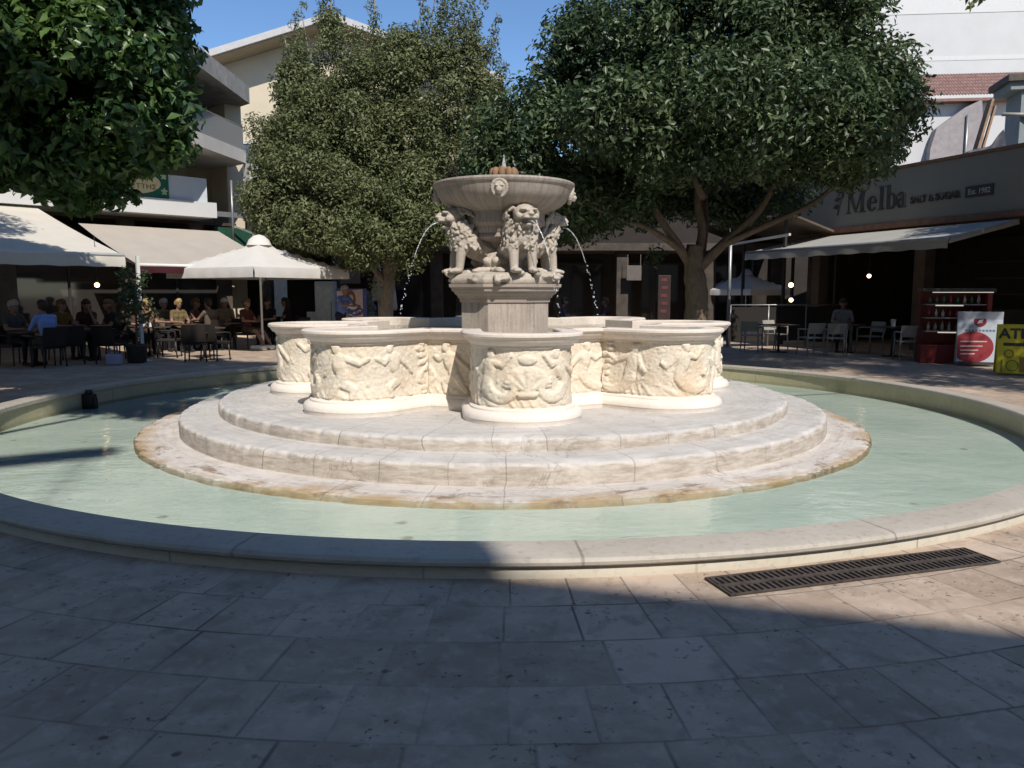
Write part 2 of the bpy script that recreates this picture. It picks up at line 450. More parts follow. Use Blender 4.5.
def poolfloor():
    m = NT('pool_floor'); p = m.pos()
    c = m.mix(m.ramp(m.noise(.8, 4, .6, p), .35, .65), (.57, .635, .575), (.69, .72, .665))
    c = m.mix(m.math('MULTIPLY', m.ramp(m.noise(3.2, 6, .7, p, .5), .58, .74), .4), c, (.42, .45, .34))
    # leaf litter and stain spots
    vor = m.n('ShaderNodeTexVoronoi'); vor.inputs['Scale'].default_value = 1.6; m.put(vor.inputs['Vector'], p)
    dv = m.math('ADD', vor.outputs['Distance'], m.math('MULTIPLY', m.noise(9, 4, .7, p), .22))
    c = m.mix(m.math('MULTIPLY', m.math('SUBTRACT', 1.0, m.ramp(dv, .15, .2)), .6), c, (.20, .19, .11))
    return m.done(m.bsdf(c, .8, spec=.2))
M['poolfloor'] = poolfloor()

def water(name, tint, sx=3.0, strength=.25):
    m = NT(name); p = m.xyz(m.pos())
    v = m.vec(m.math('MULTIPLY', p[0], 1.0), m.math('MULTIPLY', p[1], 1.5), 0.0)
    h = m.math('ADD', m.noise(sx, 3, .5, v, .6), m.math('MULTIPLY', m.noise(sx*3.2, 3, .5, v, .4), .35))
    nrm = m.bump(h, strength, .05)
    t = m.n('ShaderNodeBsdfTransparent'); m.put(t.inputs[0], tint)
    g = m.n('ShaderNodeBsdfGlossy'); g.inputs['Roughness'].default_value = .03; m.put(g.inputs['Normal'], nrm)
    f = m.n('ShaderNodeFresnel'); f.inputs[0].default_value = 1.333; m.put(f.inputs['Normal'], nrm)
    x = m.n('ShaderNodeMixShader'); m.put(x.inputs[0], f.outputs[0])
    m.nt.links.new(t.outputs[0], x.inputs[1]); m.nt.links.new(g.outputs[0], x.inputs[2])
    return m.done(x.outputs[0])
M['water'] = water('pool_water', (.88, .93, .90), 2.6, .16)
M['trough_water'] = water('trough_water', (.92, .96, .94), 5.0, .4)
def jetmat():
    m = NT('jet_water')
    t = m.n('ShaderNodeBsdfTransparent'); m.put(t.inputs[0], (.95, .97, 1))
    b = m.bsdf((.9, .93, .95), .15, spec=.8)
    x = m.n('ShaderNodeMixShader'); m.put(x.inputs[0], m.math('MULTIPLY', m.ramp(m.noise(40, 2, .5, m.coord()), .3, .7), .6))
    m.nt.links.new(t.outputs[0], x.inputs[1]); m.nt.links.new(b, x.inputs[2])
    return m.done(x.outputs[0])
M['jet'] = jetmat()

# ------------------------------------------------------------------ ground, pool
def ring_sheet(name, radii, z, n, mat, c=FC):
    mb = MB(); mb.lathe([(r, z) for r in radii], n, (c.x, c.y, 0), smooth=False)
    mb.f = [tuple(reversed(f)) for f in mb.f]
    return mb.build(name, mat)
g = ring_sheet('ground', [ROUT-.12, 8, 12, 20, 40, 90, 260], 0.0, 128, M['paving'])
tag(g, 'pale worn limestone paving laid in rings round the pool', 'ground', kind='structure')
mb = MB(); mb.lathe([(.01, -.165), (2, -.165), (RIN+.06, -.165)], 128, FC)
mb.f = [tuple(reversed(f)) for f in mb.f]
tag(mb.build('pool_floor', M['poolfloor']), 'pale turquoise floor of the round pool', 'pool floor', kind='structure')
ring_w = ring_sheet('water', [R2-.3, 5, 6, RIN+.04], WATER_Z, 128, M['water'])
tag(ring_w, 'shallow green water filling the round pool', 'water', kind='structure')

k = empty('pool_kerb', FC, 0, 'low round stone kerb with rounded coping enclosing the pool', 'kerb')
prof = [(RIN, .075), (RIN, RIM_Z-.012), (RIN+.012, RIM_Z), (ROUT-.035, RIM_Z-.004), (ROUT-.012, RIM_Z-.012), (ROUT, RIM_Z-.032), (ROUT-.002, .085), (ROUT-.02, .072), (ROUT-.05, .070)]
mb = MB(); mb.lathe(prof, 192, closed=True); mb.f = [tuple(reversed(f)) for f in mb.f]
auto_smooth(mb.build('coping', M['coping'], k), 35)
mb = MB(); mb.lathe([(ROUT-.05, .070), (ROUT-.035, .060), (ROUT-.035, -.05)], 192); mb.f = [tuple(reversed(f)) for f in mb.f]
mb.build('outer_face', M['kerbface'], k)
mb = MB(); mb.lathe([(RIN+.025, .075), (RIN+.025, -.45)], 192)
mb.build('inner_wall', M['poolwall'], k)
# ------------------------------------------------------------------ the fountain
fountain = empty('fountain', FC, 0, 'carved stone fountain with four seated lions under a bowl, lobed trough and round steps', 'fountain')

def wobble(seed, amp):
    rr = random.Random(seed); ph = [rr.uniform(0, 6.28) for _ in range(6)]; fr = [7, 13, 21, 34, 55, 89]
    return lambda a, z: amp*sum(math.sin(fr[i]*a + ph[i] + z*9)/(1+i*.4) for i in range(6))

def step(name, r, z0, z1, rin, mat, seed):
    """one worn round step: a lathe whose nosing is chipped and rubbed away here and there"""
    b = .022; wv = wobble(seed, .0012); n = 720; rg = np.random.default_rng(seed+40)
    prof = [(r+.004, z0), (r, z1-.075), (r, z1-b*1.6), (r-b*.4, z1-b*.5), (r-b*1.3, z1), (r-.06, z1+.001), (r-.25, z1+.004), (rin, z1+.012)]
    th = np.linspace(0, 2*PI, n, endpoint=False); chip = np.zeros(n)
    for i in range(150):
        c, w, d = rg.uniform(0, 2*PI), rg.uniform(.004, .022), rg.uniform(.004, .026)
        x = np.abs((th-c+PI) % (2*PI)-PI)/w; chip = np.maximum(chip, d*np.clip(1-x**3, 0, 1))
    chip += .004*rg.random(n)
    dr = [0, .25, .8, .9, .55, .05, 0, 0]; dz = [0, 0, .35, .8, .8, .12, 0, 0]
    mb = MB(); mb.lathe(prof, n, wob=wv)
    vs = mb.v
    for j in range(len(prof)):
        if dr[j] == 0 and dz[j] == 0: continue
        for k in range(n):
            x, y, z = vs[j*n+k]; q = 1-chip[k]*dr[j]/prof[j][0]
            vs[j*n+k] = (x*q, y*q, z-chip[k]*dz[j])
    return auto_smooth(mb.build(name, mat, fountain), 40)
step('step', R1, -.42, Z1, R2-.06, M['step_low'], 1)
step('step', R2, -.2, Z2, R3-.06, M['step_mid'], 2)
step('step', R3, 0.0, Z3, 1.5, M['step_top'], 3)

# octofoil line: eight round lobes joined by short straight panels
LC, LR, LROT, LIN = 2.55, .515, R(5.0), 1.98
LOBE_LEN = PI*LR + 2*(LC-LIN); PANEL_LEN = 2*math.hypot(LIN, LR)*math.sin(PI/8-math.atan(LR/LIN))
def octofoil(ds=.011):
    pts = []; sec = []
    for k in range(8):
        a = LROT + k*PI/4                       # direction of the lobe, 0 = towards the viewer
        ex = Vector((math.sin(a), -math.cos(a), 0)); ey = Vector((math.cos(a), math.sin(a), 0))
        n = int(LOBE_LEN/ds); st = LC-LIN
        for i in range(n+1):
            l = LOBE_LEN*i/n
            if l < st: p = ex*(LIN+l) - ey*LR
            elif l > LOBE_LEN-st: p = ex*(LIN+LOBE_LEN-l) + ey*LR
            else: t = -PI/2 + (l-st)/LR; p = ex*(LC+math.cos(t)*LR) + ey*math.sin(t)*LR
            pts.append(p); sec.append((2*k, i/n))
        b = LROT + (k+1)*PI/4
        fx = Vector((math.sin(b), -math.cos(b), 0)); fy = Vector((math.cos(b), math.sin(b), 0))
        p0 = pts[-1]; p1 = fx*LIN - fy*LR
        n2 = int((p1-p0).length/ds)
        for i in range(1, n2):
            pts.append(p0.lerp(p1, i/n2)); sec.append((2*k+1, i/n2))
    return pts, sec
OP, OS = octofoil()
NP = len(OP)
P2 = np.array([(p.x, p.y) for p in OP])
def offset_normals():
    d0 = P2 - np.roll(P2, 1, 0); d1 = np.roll(P2, -1, 0) - P2
    n0 = np.stack([d0[:, 1], -d0[:, 0]], 1); n1 = np.stack([d1[:, 1], -d1[:, 0]], 1)
    n0 /= np.linalg.norm(n0, axis=1)[:, None]; n1 /= np.linalg.norm(n1, axis=1)[:, None]
    s = n0+n1; s /= np.maximum(1e-6, (s*n0).sum(1))[:, None]
    return s
ON = offset_normals()
def sweep(prof, closed=False):
    """prof: list of (outward offset, z) carried round the octofoil"""
    m = len(prof); V = np.zeros((m, NP, 3))
    for i, (o, z) in enumerate(prof):
        V[i, :, :2] = P2 + ON*o; V[i, :, 2] = z
    fs = []
    for i in range(m if closed else m-1):
        j = (i+1) % m
        for k in range(NP):
            k2 = (k+1) % NP
            fs.append((i*NP+k, i*NP+k2, j*NP+k2, j*NP+k))
    return V.reshape(-1, 3), fs
def sweep_obj(name, prof, mat, closed=False, ang=35):
    V, fs = sweep(prof, closed)
    me = bpy.data.meshes.new(name); me.from_pydata(V.tolist(), [], fs); me.update()
    return auto_smooth(link(name, me, mat, fountain), ang)
TOP = 1.185
sweep_obj('base_moulding', [(.125, Z3-.03), (.125, Z3+.045), (.132, Z3+.055), (.130, Z3+.085), (.112, Z3+.115), (.075, Z3+.135), (.055, Z3+.140), (.052, Z3+.158), (.02, Z3+.175), (-.05, Z3+.178)], M['base'])
rimw = sweep_obj('trough_rim', [(-.10, .90), (-.10, TOP-.01), (-.09, TOP), (.115, TOP), (.130, TOP-.012), (.132, TOP-.035), (.118, TOP-.052), (.105, TOP-.058), (.098, TOP-.075), (.075, TOP-.105), (.045, TOP-.122), (.035, TOP-.128), (.033, TOP-.150), (-.03, TOP-.152)], M['rim'])
rimw.data.flip_normals()
inner = [(P2[i, 0]-ON[i, 0]*.07, P2[i, 1]-ON[i, 1]*.07) for i in range(0, NP, 6)]
mb = MB(); mb.prism(inner, .90, .93); mb.build('trough_floor', M['rim'], fountain)
mb = MB(); mb.add([(x, y, 1.06) for x, y in inner], [tuple(range(len(inner)))]); mb.build('trough_water', M['trough_water'], fountain)

# ---- carved frieze: one height field per panel
FZ0, FZ1 = Z3+.165, TOP-.140
def cap(X, Y, x0, y0, x1, y1, r0, r1, h):
    dx, dy = x1-x0, y1-y0; L2 = dx*dx+dy*dy+1e-9
    t = np.clip(((X-x0)*dx+(Y-y0)*dy)/L2, 0, 1)
    d = np.hypot(X-x0-t*dx, Y-y0-t*dy); r = r0+(r1-r0)*t
    return h*np.clip(1-(d/r)**4, 0, 1)**.45
def ell(X, Y, cx, cy, rx, ry, rot, h):
    c, s = math.cos(rot), math.sin(rot)
    u = ((X-cx)*c+(Y-cy)*s)/rx; v = (-(X-cx)*s+(Y-cy)*c)/ry
    return h*np.clip(1-(u*u+v*v)**1.7, 0, 1)**.45
def chain(H, X, Y, pts, r0, r1, h):
    n = len(pts)-1
    for i in range(n):
        a, b = i/n, (i+1)/n
        np.maximum(H, cap(X, Y, *pts[i], *pts[i+1], r0+(r1-r0)*a, r0+(r1-r0)*b, h), out=H)
def figure(H, X, Y, x, y, s, flip, rng, tail=True):
    f = -1 if flip else 1
    q = lambda a, b: (x+f*a*s, y+b*s)
    lean = rng.uniform(-.12, .16)
    np.maximum(H, ell(X, Y, *q(lean*1.2, .30), .062*s, .075*s, 0, .050), out=H)          # head
    np.maximum(H, ell(X, Y, *q(lean*1.2-.01, .345), .07*s, .05*s, .4, .045), out=H)       # hair
    np.maximum(H, ell(X, Y, *q(lean*.6, .10), .10*s, .16*s, -lean*f, .056), out=H)        # chest
    np.maximum(H, ell(X, Y, *q(0, -.06), .085*s, .13*s, 0, .050), out=H)
    a = rng.uniform(.02, .22)
    chain(H, X, Y, [q(lean*.7+.08, .18), q(.24, .08+a*.4), q(.36, .12+a)], .042*s, .03*s, .042)
    chain(H, X, Y, [q(lean*.7-.08, .18), q(-.20, .02), q(-.26, -.10+a)], .042*s, .03*s, .040)
    if tail:
        pts = [q(0, -.14)]; ang = -1.2; p = [0, -.14]; L = .085; turn = rng.uniform(.22, .36)
        for i in range(14):
            ang += turn*(1 if i > 1 else .4); p = [p[0]+L*math.cos(ang), p[1]+L*math.sin(ang)*.8]; pts.append(q(*p)); L *= .93
        chain(H, X, Y, pts, .095*s, .022*s, .052)
        e = pts[-1]
        for da in (-.6, .5): np.maximum(H, ell(X, Y, e[0]+f*.04*s, e[1]+da*.05*s, .07*s, .025*s, da, .035), out=H)
    else:
        chain(H, X, Y, [q(-.03, -.15), q(.16, -.26), q(.12, -.42)], .07*s, .04*s, .05)
        chain(H, X, Y, [q(-.05, -.15), q(-.14, -.30), q(-.24, -.40)], .07*s, .04*s, .046)
def shell(H, X, Y, cx, cy, s):
    u, v = (X-cx)/s, (Y-cy+.16*s)/s
    r = np.hypot(u, v); a = np.arctan2(u, v)
    body = np.where((r < .36) & (np.abs(a) < 1.35), .060*np.sqrt(np.clip(1-(r/.37)**4, 0, 1))*(.82+.18*np.cos(a*13)), 0)
    np.maximum(H, body, out=H)
    np.maximum(H, cap(X, Y, cx-.1*s, cy-.19*s, cx+.1*s, cy-.19*s, .045*s, .045*s, .06), out=H)
    np.maximum(H, ell(X, Y, cx, cy+.28*s, .13*s, .07*s, 0, .055), out=H)
def vnoise(shape, cell, rng):
    h, w = shape; gh, gw = max(2, int(h/cell)+2), max(2, int(w/cell)+2)
    g = rng.random((gh, gw)); yy = np.linspace(0, gh-1.001, h); xx = np.linspace(0, gw-1.001, w)
    y0 = yy.astype(int); x0 = xx.astype(int); fy = (yy-y0)[:, None]; fx = (xx-x0)[None]
    fy = fy*fy*(3-2*fy); fx = fx*fx*(3-2*fx)
    return (g[y0][:, x0]*(1-fx)+g[y0][:, x0+1]*fx)*(1-fy)+(g[y0+1][:, x0]*(1-fx)+g[y0+1][:, x0+1]*fx)*fy
ROWS = 62
zs = np.linspace(FZ0, FZ1, ROWS)
HF = np.zeros((ROWS, NP))
secs = np.array([s[0] for s in OS]); us = np.array([s[1] for s in OS])
for sidx in range(16):
    idx = np.where(secs == sidx)[0]
    lobe = sidx % 2 == 0
    Ls = LOBE_LEN if lobe else PANEL_LEN
    X, Y = np.meshgrid((us[idx]-.5)*Ls, zs-(FZ0+FZ1)/2)
    H = np.zeros_like(X); rng = random.Random(sidx*7+5); nr = np.random.default_rng(sidx+11)
    if lobe:
        k = sidx//2
        if k in (0, 4):
            shell(H, X, Y, 0, -.02, .74)
            figure(H, X, Y, -.44, .02, .76, False, rng, True); figure(H, X, Y, .44, .02, .76, True, rng, True)
            figure(H, X, Y, -1.05, .02, .74, True, rng, True); figure(H, X, Y, 1.05, .02, .74, False, rng, True)
        else:
            figure(H, X, Y, -.40, .02, .78, False, rng, True); figure(H, X, Y, .26, .02, .80, rng.random() < .5, rng, k % 2 == 0)
            figure(H, X, Y, -1.0, .0, .78, rng.random() < .5, rng, True); figure(H, X, Y, .92, .02, .78, True, rng, False)
        for e in (-1.3, 1.3):                                                               # foliage pilasters at the ends
            for j in range(9):
                np.maximum(H, ell(X, Y, e+rng.uniform(-.06, .06), -.30+j*.075, .07, .035, rng.uniform(-.8, .8), .04), out=H)
    else:
        figure(H, X, Y, rng.uniform(-.06, .06), .02, .72, rng.random() < .5, rng, sidx % 4 == 1)
        chain(H, X, Y, [(-.3, -.2), (-.2, -.1), (-.28, .05), (-.18, .2)], .05, .03, .035)
    # rolling waves and scrolls along the foot
    wave = .022*np.clip(np.sin(X*42+Y*30+3*np.sin(X*9+sidx)), 0, 1)*np.clip((-.16-Y)/.1, 0, 1)
    np.maximum(H, wave+.012*np.clip((-.2-Y)/.1, 0, 1), out=H)
    for j in range(46 if lobe else 8):                                                      # small scrolls, fins and foliage between the figures
        cx, cy = rng.uniform(-Ls*.46, Ls*.46), rng.uniform(-.27, .27)
        np.maximum(H, ell(X, Y, cx, cy, rng.uniform(.014, .05), rng.uniform(.008, .02), rng.uniform(-1.5, 1.5), rng.uniform(.006, .018)), out=H)
    worn = .72+.4*vnoise(H.shape, 14, nr)
    H = H*worn
    H += .006*vnoise(H.shape, 5, nr)+.011*vnoise(H.shape, 2.0, nr)+.010*vnoise(H.shape, 18, nr)
    for j in range(60 if lobe else 10):                                                     # drilled hollows and broken bits
        cx, cy = rng.uniform(-Ls*.47, Ls*.47), rng.uniform(-.29, .29)
        H -= ell(X, Y, cx, cy, rng.uniform(.008, .022), rng.uniform(.006, .016), rng.uniform(-1.5, 1.5), .014)
    brd = np.clip(np.minimum(np.arange(ROWS), ROWS-1-np.arange(ROWS))/3.0, 0, 1)[:, None]
    H = np.maximum(H*brd, (1-brd)*.035)
    if not lobe: H *= np.clip(np.minimum(us[idx], 1-us[idx])/.06, .0, 1)[None]
    HF[:, idx] = H
V = np.zeros((ROWS, NP, 3))
for i in range(ROWS):
    V[i, :, :2] = P2 + ON*(HF[i][:, None]*.66-.003); V[i, :, 2] = zs[i]
fs = [(i*NP+k, i*NP+(k+1) % NP, (i+1)*NP+(k+1) % NP, (i+1)*NP+k) for i in range(ROWS-1) for k in range(NP)]
me = bpy.data.meshes.new('relief_frieze'); me.from_pydata(V.reshape(-1, 3).tolist(), [], fs); me.update()
me.polygons.foreach_set('use_smooth', [True]*len(me.polygons))
link('relief_frieze', me, M['relief'], fountain)

# ---- octagonal pedestal with cornice and rough rock bed
PR = R(4+22.5)
def octa(prof, name, mat, parent, notch=0.0, rot=PR):
    mb = MB(); mb.lathe(prof, 8, a0=-PI/2+rot, smooth=False); o = mb.build(name, mat, parent); return o
ped = octa([(.635, .9), (.635, 1.50), (.640, 1.505), (.0, 1.505)], 'pedestal', M['pedestal'], fountain)
mb = MB()
mb.lathe([(.60, 1.46), (.655, 1.462), (.665, 1.50), (.665, 1.515), (.685, 1.52), (.70, 1.55), (.735, 1.575), (.745, 1.60), (.775, 1.61), (.79, 1.65), (.815, 1.665), (.82, 1.705), (.0, 1.71)], 8, a0=-PI/2+PR, smooth=False)
mb.build('cornice', M['cornice'], ped)
def rock_bed():
    mb = MB(); rr = random.Random(4)
    mb.lathe([(.74, 1.70), (.79, 1.70), (.80, 1.76), (.76, 1.83), (.66, 1.855), (0.02, 1.87)], 8, a0=-PI/2+PR, cap=True)
    for i in range(120):
        a = rr.uniform(0, 2*PI); r = rr.uniform(.5, .80)
        mb.ball((r*math.cos(a), r*math.sin(a), rr.uniform(1.74, 1.85)), (rr.uniform(.04, .09), rr.uniform(.04, .09), rr.uniform(.02, .05)), 8, 6)
    return remesh(mb, .016, 2)
link('rock_bed', rock_bed(), M['lion'], fountain)

# ---- lion, facing +x, standing height about 0.9 m
def lion_mesh():
    mb = MB(); rr = random.Random(21)
    c = mb.capsule
    c((-.34, 0, .19), (.02, 0, .36), .15, .165); c((.02, 0, .36), (.19, 0, .60), .165, .145)
    c((.19, 0, .46), (.21, 0, .64), .150, .135)
    hx, hz, k = .30, .775, 1.16
    B = lambda p, r, n=12, m=8: mb.ball((hx+(p[0]-.28)*k, p[1]*k, hz+(p[2]-.765)*k), tuple(x*k for x in r), n, m)
    B((.27, 0, .765), (.115, .108, .118), 14, 10)                           # skull
    B((.365, 0, .735), (.075, .066, .050))                                  # muzzle
    B((.340, 0, .640), (.060, .048, .024))                                  # open lower jaw
    B((.432, 0, .755), (.024, .032, .02)); B((.395, 0, .782), (.05, .028, .026))   # nose
    for s in (-1, 1):
        B((.37, .052*s, .808), (.036, .036, .018)); B((.335, .085*s, .735), (.045, .03, .045))           # brows, cheeks
        B((.40, .034*s, .712), (.04, .03, .026))
        B((.215, .108*s, .835), (.03, .03, .042))                            # ears
        c((.19, .10*s, .44), (.245, .105*s, .24), .080, .056); c((.245, .105*s, .24), (.26, .105*s, .06), .056, .046)
        mb.ball((.305, .105*s, .035), (.085, .058, .04))
        for t in (-.03, 0, .03): mb.ball((.365, .105*s+t, .03), (.03, .016, .026), 8, 6)
        mb.ball((-.24, .15*s, .18), (.20, .095, .165), 14, 10)               # haunch
        c((-.12, .195*s, .10), (-.04, .195*s, .17), .07, .06)
        c((-.18, .20*s, .045), (.06, .195*s, .04), .052, .046); mb.ball((.09, .195*s, .032), (.06, .05, .034))
    c((-.38, .06, .08), (-.30, .22, .05), .03, .028); c((-.30, .22, .05), (-.12, .27, .05), .028, .03); mb.ball((-.09, .27, .05), (.05, .035, .035))
    # mane: locks over head, neck and chest
    def lock(p, n, s):
        n = Vector(n).normalized(); p = Vector(p) + n*.010
        d = Vector((-.2, 0, -1)); d = (d - n*d.dot(n)).normalized()
        side = n.cross(d)*rr.uniform(-.5, .5)
        mb.capsule(p, p + (d+side).normalized()*s*1.5 + n*.010, s*.62, s*.50, 8)
    for i in range(70):                                                     # ruff round the face
        a = rr.uniform(0, 2*PI); x = rr.uniform(.14, .28); rad = .150+(.28-x)*.10
        if math.sin(a) > .55: rad *= .94
        lock((x, math.cos(a)*rad, .775+math.sin(a)*rad), (-.2, math.cos(a), math.sin(a)), rr.uniform(.026, .036))
    for i in range(150):                                                    # neck and chest
        z = rr.uniform(.34, .70); a = rr.uniform(-2.4, 2.4)
        t = (z-.34)/.36; cx = .12+.08*t; rad = .168-.02*t
        lock((cx+math.cos(a)*rad*.98, math.sin(a)*rad, z), (math.cos(a), math.sin(a), .2), rr.uniform(.026, .038))
    me = remesh(mb, .0088, 1, .4)
    # eyes and mouth stay as carved hollows: push the surface in
    n = len(me.vertices); co = np.empty(n*3); me.vertices.foreach_get('co', co); co = co.reshape(-1, 3)
    nr = np.empty(n*3); me.vertices.foreach_get('normal', nr); nr = nr.reshape(-1, 3)
    for s in (-1, 1):
        d = np.linalg.norm(co-np.array([.418, .060*s, .792]), axis=1); co -= nr*(np.clip(1-d/.034, 0, 1)*.024)[:, None]
    d = np.abs(co[:, 2]-.680)+np.clip(.36-co[:, 0], 0, 1)*2; co -= nr*(np.clip(1-d/.028, 0, 1)*.026)[:, None]
    me.vertices.foreach_set('co', co.reshape(-1)); me.update()
    return me
lm = lion_mesh(); lm.materials.append(M['lion'])
mouths = []
for i, a in enumerate((22, -68, 112, 202)):
    o = bpy.data.objects.new('lion', lm); col.objects.link(o); o.parent = fountain
    b = R(a); d = Vector((math.sin(b), -math.cos(b), 0))
    o.location = d*.375 + Vector((0, 0, 1.845)); o.rotation_euler = (0, 0, math.atan2(d.y, d.x)); o.scale = (1.20, 1.22, .965)
    mouths.append((FC + d*(.375+.425*1.20) + Vector((0, 0, 1.845+.672*.965)), d))

# ---- bowl
bprof = [(0, 1.87), (.34, 1.87), (.32, 1.95), (.27, 2.05), (.26, 2.18), (.30, 2.26), (.40, 2.29), (.46, 2.30), (.485, 2.325), (.48, 2.36), (.47, 2.375), (.49, 2.40), (.50, 2.46), (.54, 2.49), (.56, 2.505),
         (.565, 2.53), (.555, 2.60), (.56, 2.655), (.60, 2.675), (.69, 2.705), (.78, 2.755), (.85, 2.815), (.895, 2.88), (.92, 2.95), (.93, 2.975), (.945, 2.985), (.955, 3.005), (.962, 3.025), (.955, 3.045), (.94, 3.052),
         (.90, 3.045), (.84, 2.98), (.6, 2.86), (0, 2.83)]
mb = MB(); mb.lathe(bprof, 96, wob=wobble(9, .0006))
bowl = auto_smooth(mb.build('bowl', M['bowl'], fountain), 38)
def mask_mesh():
    mb = MB(); rr = random.Random(3)
    mb.ball((0, 0, 0), (.05, .075, .085)); mb.ball((.05, 0, -.02), (.035, .04, .035)); mb.ball((.045, 0, -.055), (.03, .03, .012))
    for s in (-1, 1): mb.ball((.045, .03*s, .03), (.02, .022, .012)); mb.ball((.01, .06*s, .065), (.025, .022, .025))
    for i in range(22):
        a = i/22*2*PI; mb.ball((.005, math.cos(a)*.085, math.sin(a)*.095), (.03, .022, .022), 8, 6)
    return remesh(mb, .008, 1)
mm = mask_mesh(); mm.materials.append(M['lion'])
for a in (-3, 87, 177, 267):
    b = R(a); d = Vector((math.sin(b), -math.cos(b), 0))
    o = bpy.data.objects.new('lion_mask', mm); col.objects.link(o); o.parent = bowl
    o.location = d*.905 + Vector((0, 0, 2.90)); o.rotation_euler = (0, R(12), math.atan2(d.y, d.x)); o.scale = (1.1, 1.1, 1.1)
mb = MB(); mb.lathe([(.0, 2.82), (.12, 2.84), (.10, 2.95), (.13, 3.07), (.165, 3.10), (.17, 3.13), (.12, 3.14)], 24)
for i in range(10):
    a = i*2*PI/10+.15; mb.ball((.150*math.cos(a), .150*math.sin(a), 3.19), (.055, .050, .085), 10, 8, M=Matrix.Rotation(a, 3, 'Z'))
mb.lathe([(.10, 3.24), (.10, 3.275), (.05, 3.285), (.0, 3.28)], 16)
mb.build('finial', M['finial'], fountain)
mb = MB(); mb.lathe([(.0, 3.05), (.5, 3.04), (.90, 3.035)], 48); 
mb.f = [tuple(reversed(f)) for f in mb.f]; mb.build('bowl_water', M['trough_water'], bowl)

# ---- water jets
def jet(p0, d, v, up, label, seed, zend=1.07):
    rr = random.Random(seed); mb = MB(); pts = []; rad = []
    T = (up+math.sqrt(up*up+2*9.8*(p0.z-zend)))/9.8
    nst = 40
    for i in range(nst+1):
        t = T*i/nst; p = d*(v*t) + Vector((0, 0, up*t-4.9*t*t))
        if i/nst < .62:
            pts.append(p+Vector((rr.uniform(-1, 1), rr.uniform(-1, 1), rr.uniform(-1, 1)))*.0025); rad.append(.0085*(1-.4*i/nst)*rr.uniform(.75, 1.2))
        else:
            for q in range(2):
                e = d*rr.uniform(-.02, .02)+Vector((0, 0, rr.uniform(-.03, .03)))
                s = rr.uniform(.004, .008); mb.ball(p+e, (s, s, s*rr.uniform(1.2, 2.6)), 6, 5)
    mb.tube(pts, rad, 7)
    for q in range(14):
        e = Vector((rr.uniform(-.07, .07), rr.uniform(-.07, .07), rr.uniform(.0, .10))); s = rr.uniform(.004, .008)
        mb.ball(d*v*T+Vector((0, 0, zend-p0.z))+e, s, 6, 5)
    o = mb.build('water_jet', M['jet'], None, p0); tag(o, label, 'water jet', 'water jets spouting from the lions')
jet(mouths[1][0], Vector((-.95, -.31, 0)).normalized(), 1.05, .55, 'thin water jet arching left from the mouth of the left lion', 1)
jet(mouths[0][0], Vector((.80, -.60, 0)).normalized(), .95, .10, 'thin water jet falling from the mouth of the lion facing the viewer', 2)
jet(mouths[2][0], Vector((.96, .26, 0)).normalized(), 1.05, .25, 'thin water jet falling right from the lion half hidden behind', 3)
mb = MB(); mb.lathe([(.03, 3.26), (.032, 3.30), (.02, 3.36), (.010, 3.42), (.002, 3.455)], 10)
tag(mb.build('water_jet', M['jet'], None, FC), 'short white water spurt on the very top of the fountain', 'water jet')

# ---- drain grate in the paving
ga, gb, gc, gd = gnd(700, 580), gnd(962, 550), gnd(1003, 563), gnd(735, 597)
def grate():
    c = (ga+gb+gc+gd)/4; ux = ((gb-ga)+(gc-gd)).normalized(); uy = Vector((-ux.y, ux.x, 0))
    L = ((gb-ga).length+(gc-gd).length)/2; W = abs((gd-ga).dot(uy))*.5+abs((gc-gb).dot(uy))*.5
    r = empty('drain_grate', c, math.atan2(ux.y, ux.x), 'long rusty iron drain grate with two rows of bars beside the kerb', 'drain grate')
    mb = MB(); mb.box((0, 0, .0045), (L-.02, W-.02, .001)); mb.build('gutter_shade_plate', simple('gutter_shade', (.018, .014, .012), .9), r)  # flat dark plate under the bars, standing in for the shaded depth below
    iron = simple('rusty_iron', (.075, .06, .052), .6, .35, 14, .3, .4); t = .012
    mb = MB()
    for s in (-1, 1): mb.box((0, s*(W/2-t/2), .010), (L, t, .012), bev=.002); mb.box((s*(L/2-t/2), 0, .0097), (t, W-2*t, .012))
    mb.box((0, 0, .0095), (L-2*t, .03, .012))
    mb.build('frame', iron, r)
    mb = MB(); n = 46
    for i in range(n):
        x = -L/2 + t + (i+.5)*(L-2*t)/n
        for s in (-1, 1): mb.box((x, s*(W/4+.004), .009), (.017, W/2-.034, .010), bev=.002)
    mb.build('bar', iron, r)
grate()
# small dark outlet block on the pool wall
p = at(98, 402, 11.9)
ang = math.atan2(p.y-FC.y, p.x-FC.x); q = FC+Vector((math.cos(ang), math.sin(ang), 0))*(RIN-.06)
mb = MB(); mb.box((0, 0, -.12), (.16, .15, .36), bev=.02); mb.tube([(0, 0, .06), (0, 0, .12)], .05, 10); mb.box((-.09, 0, -.1), (.03, .1, .2), bev=.008)
tag(mb.build('pump_box', simple('black_plastic', (.012, .013, .014), .5), None, q, (0, 0, ang)), 'small black pump box against the inner wall of the pool', 'pump box')
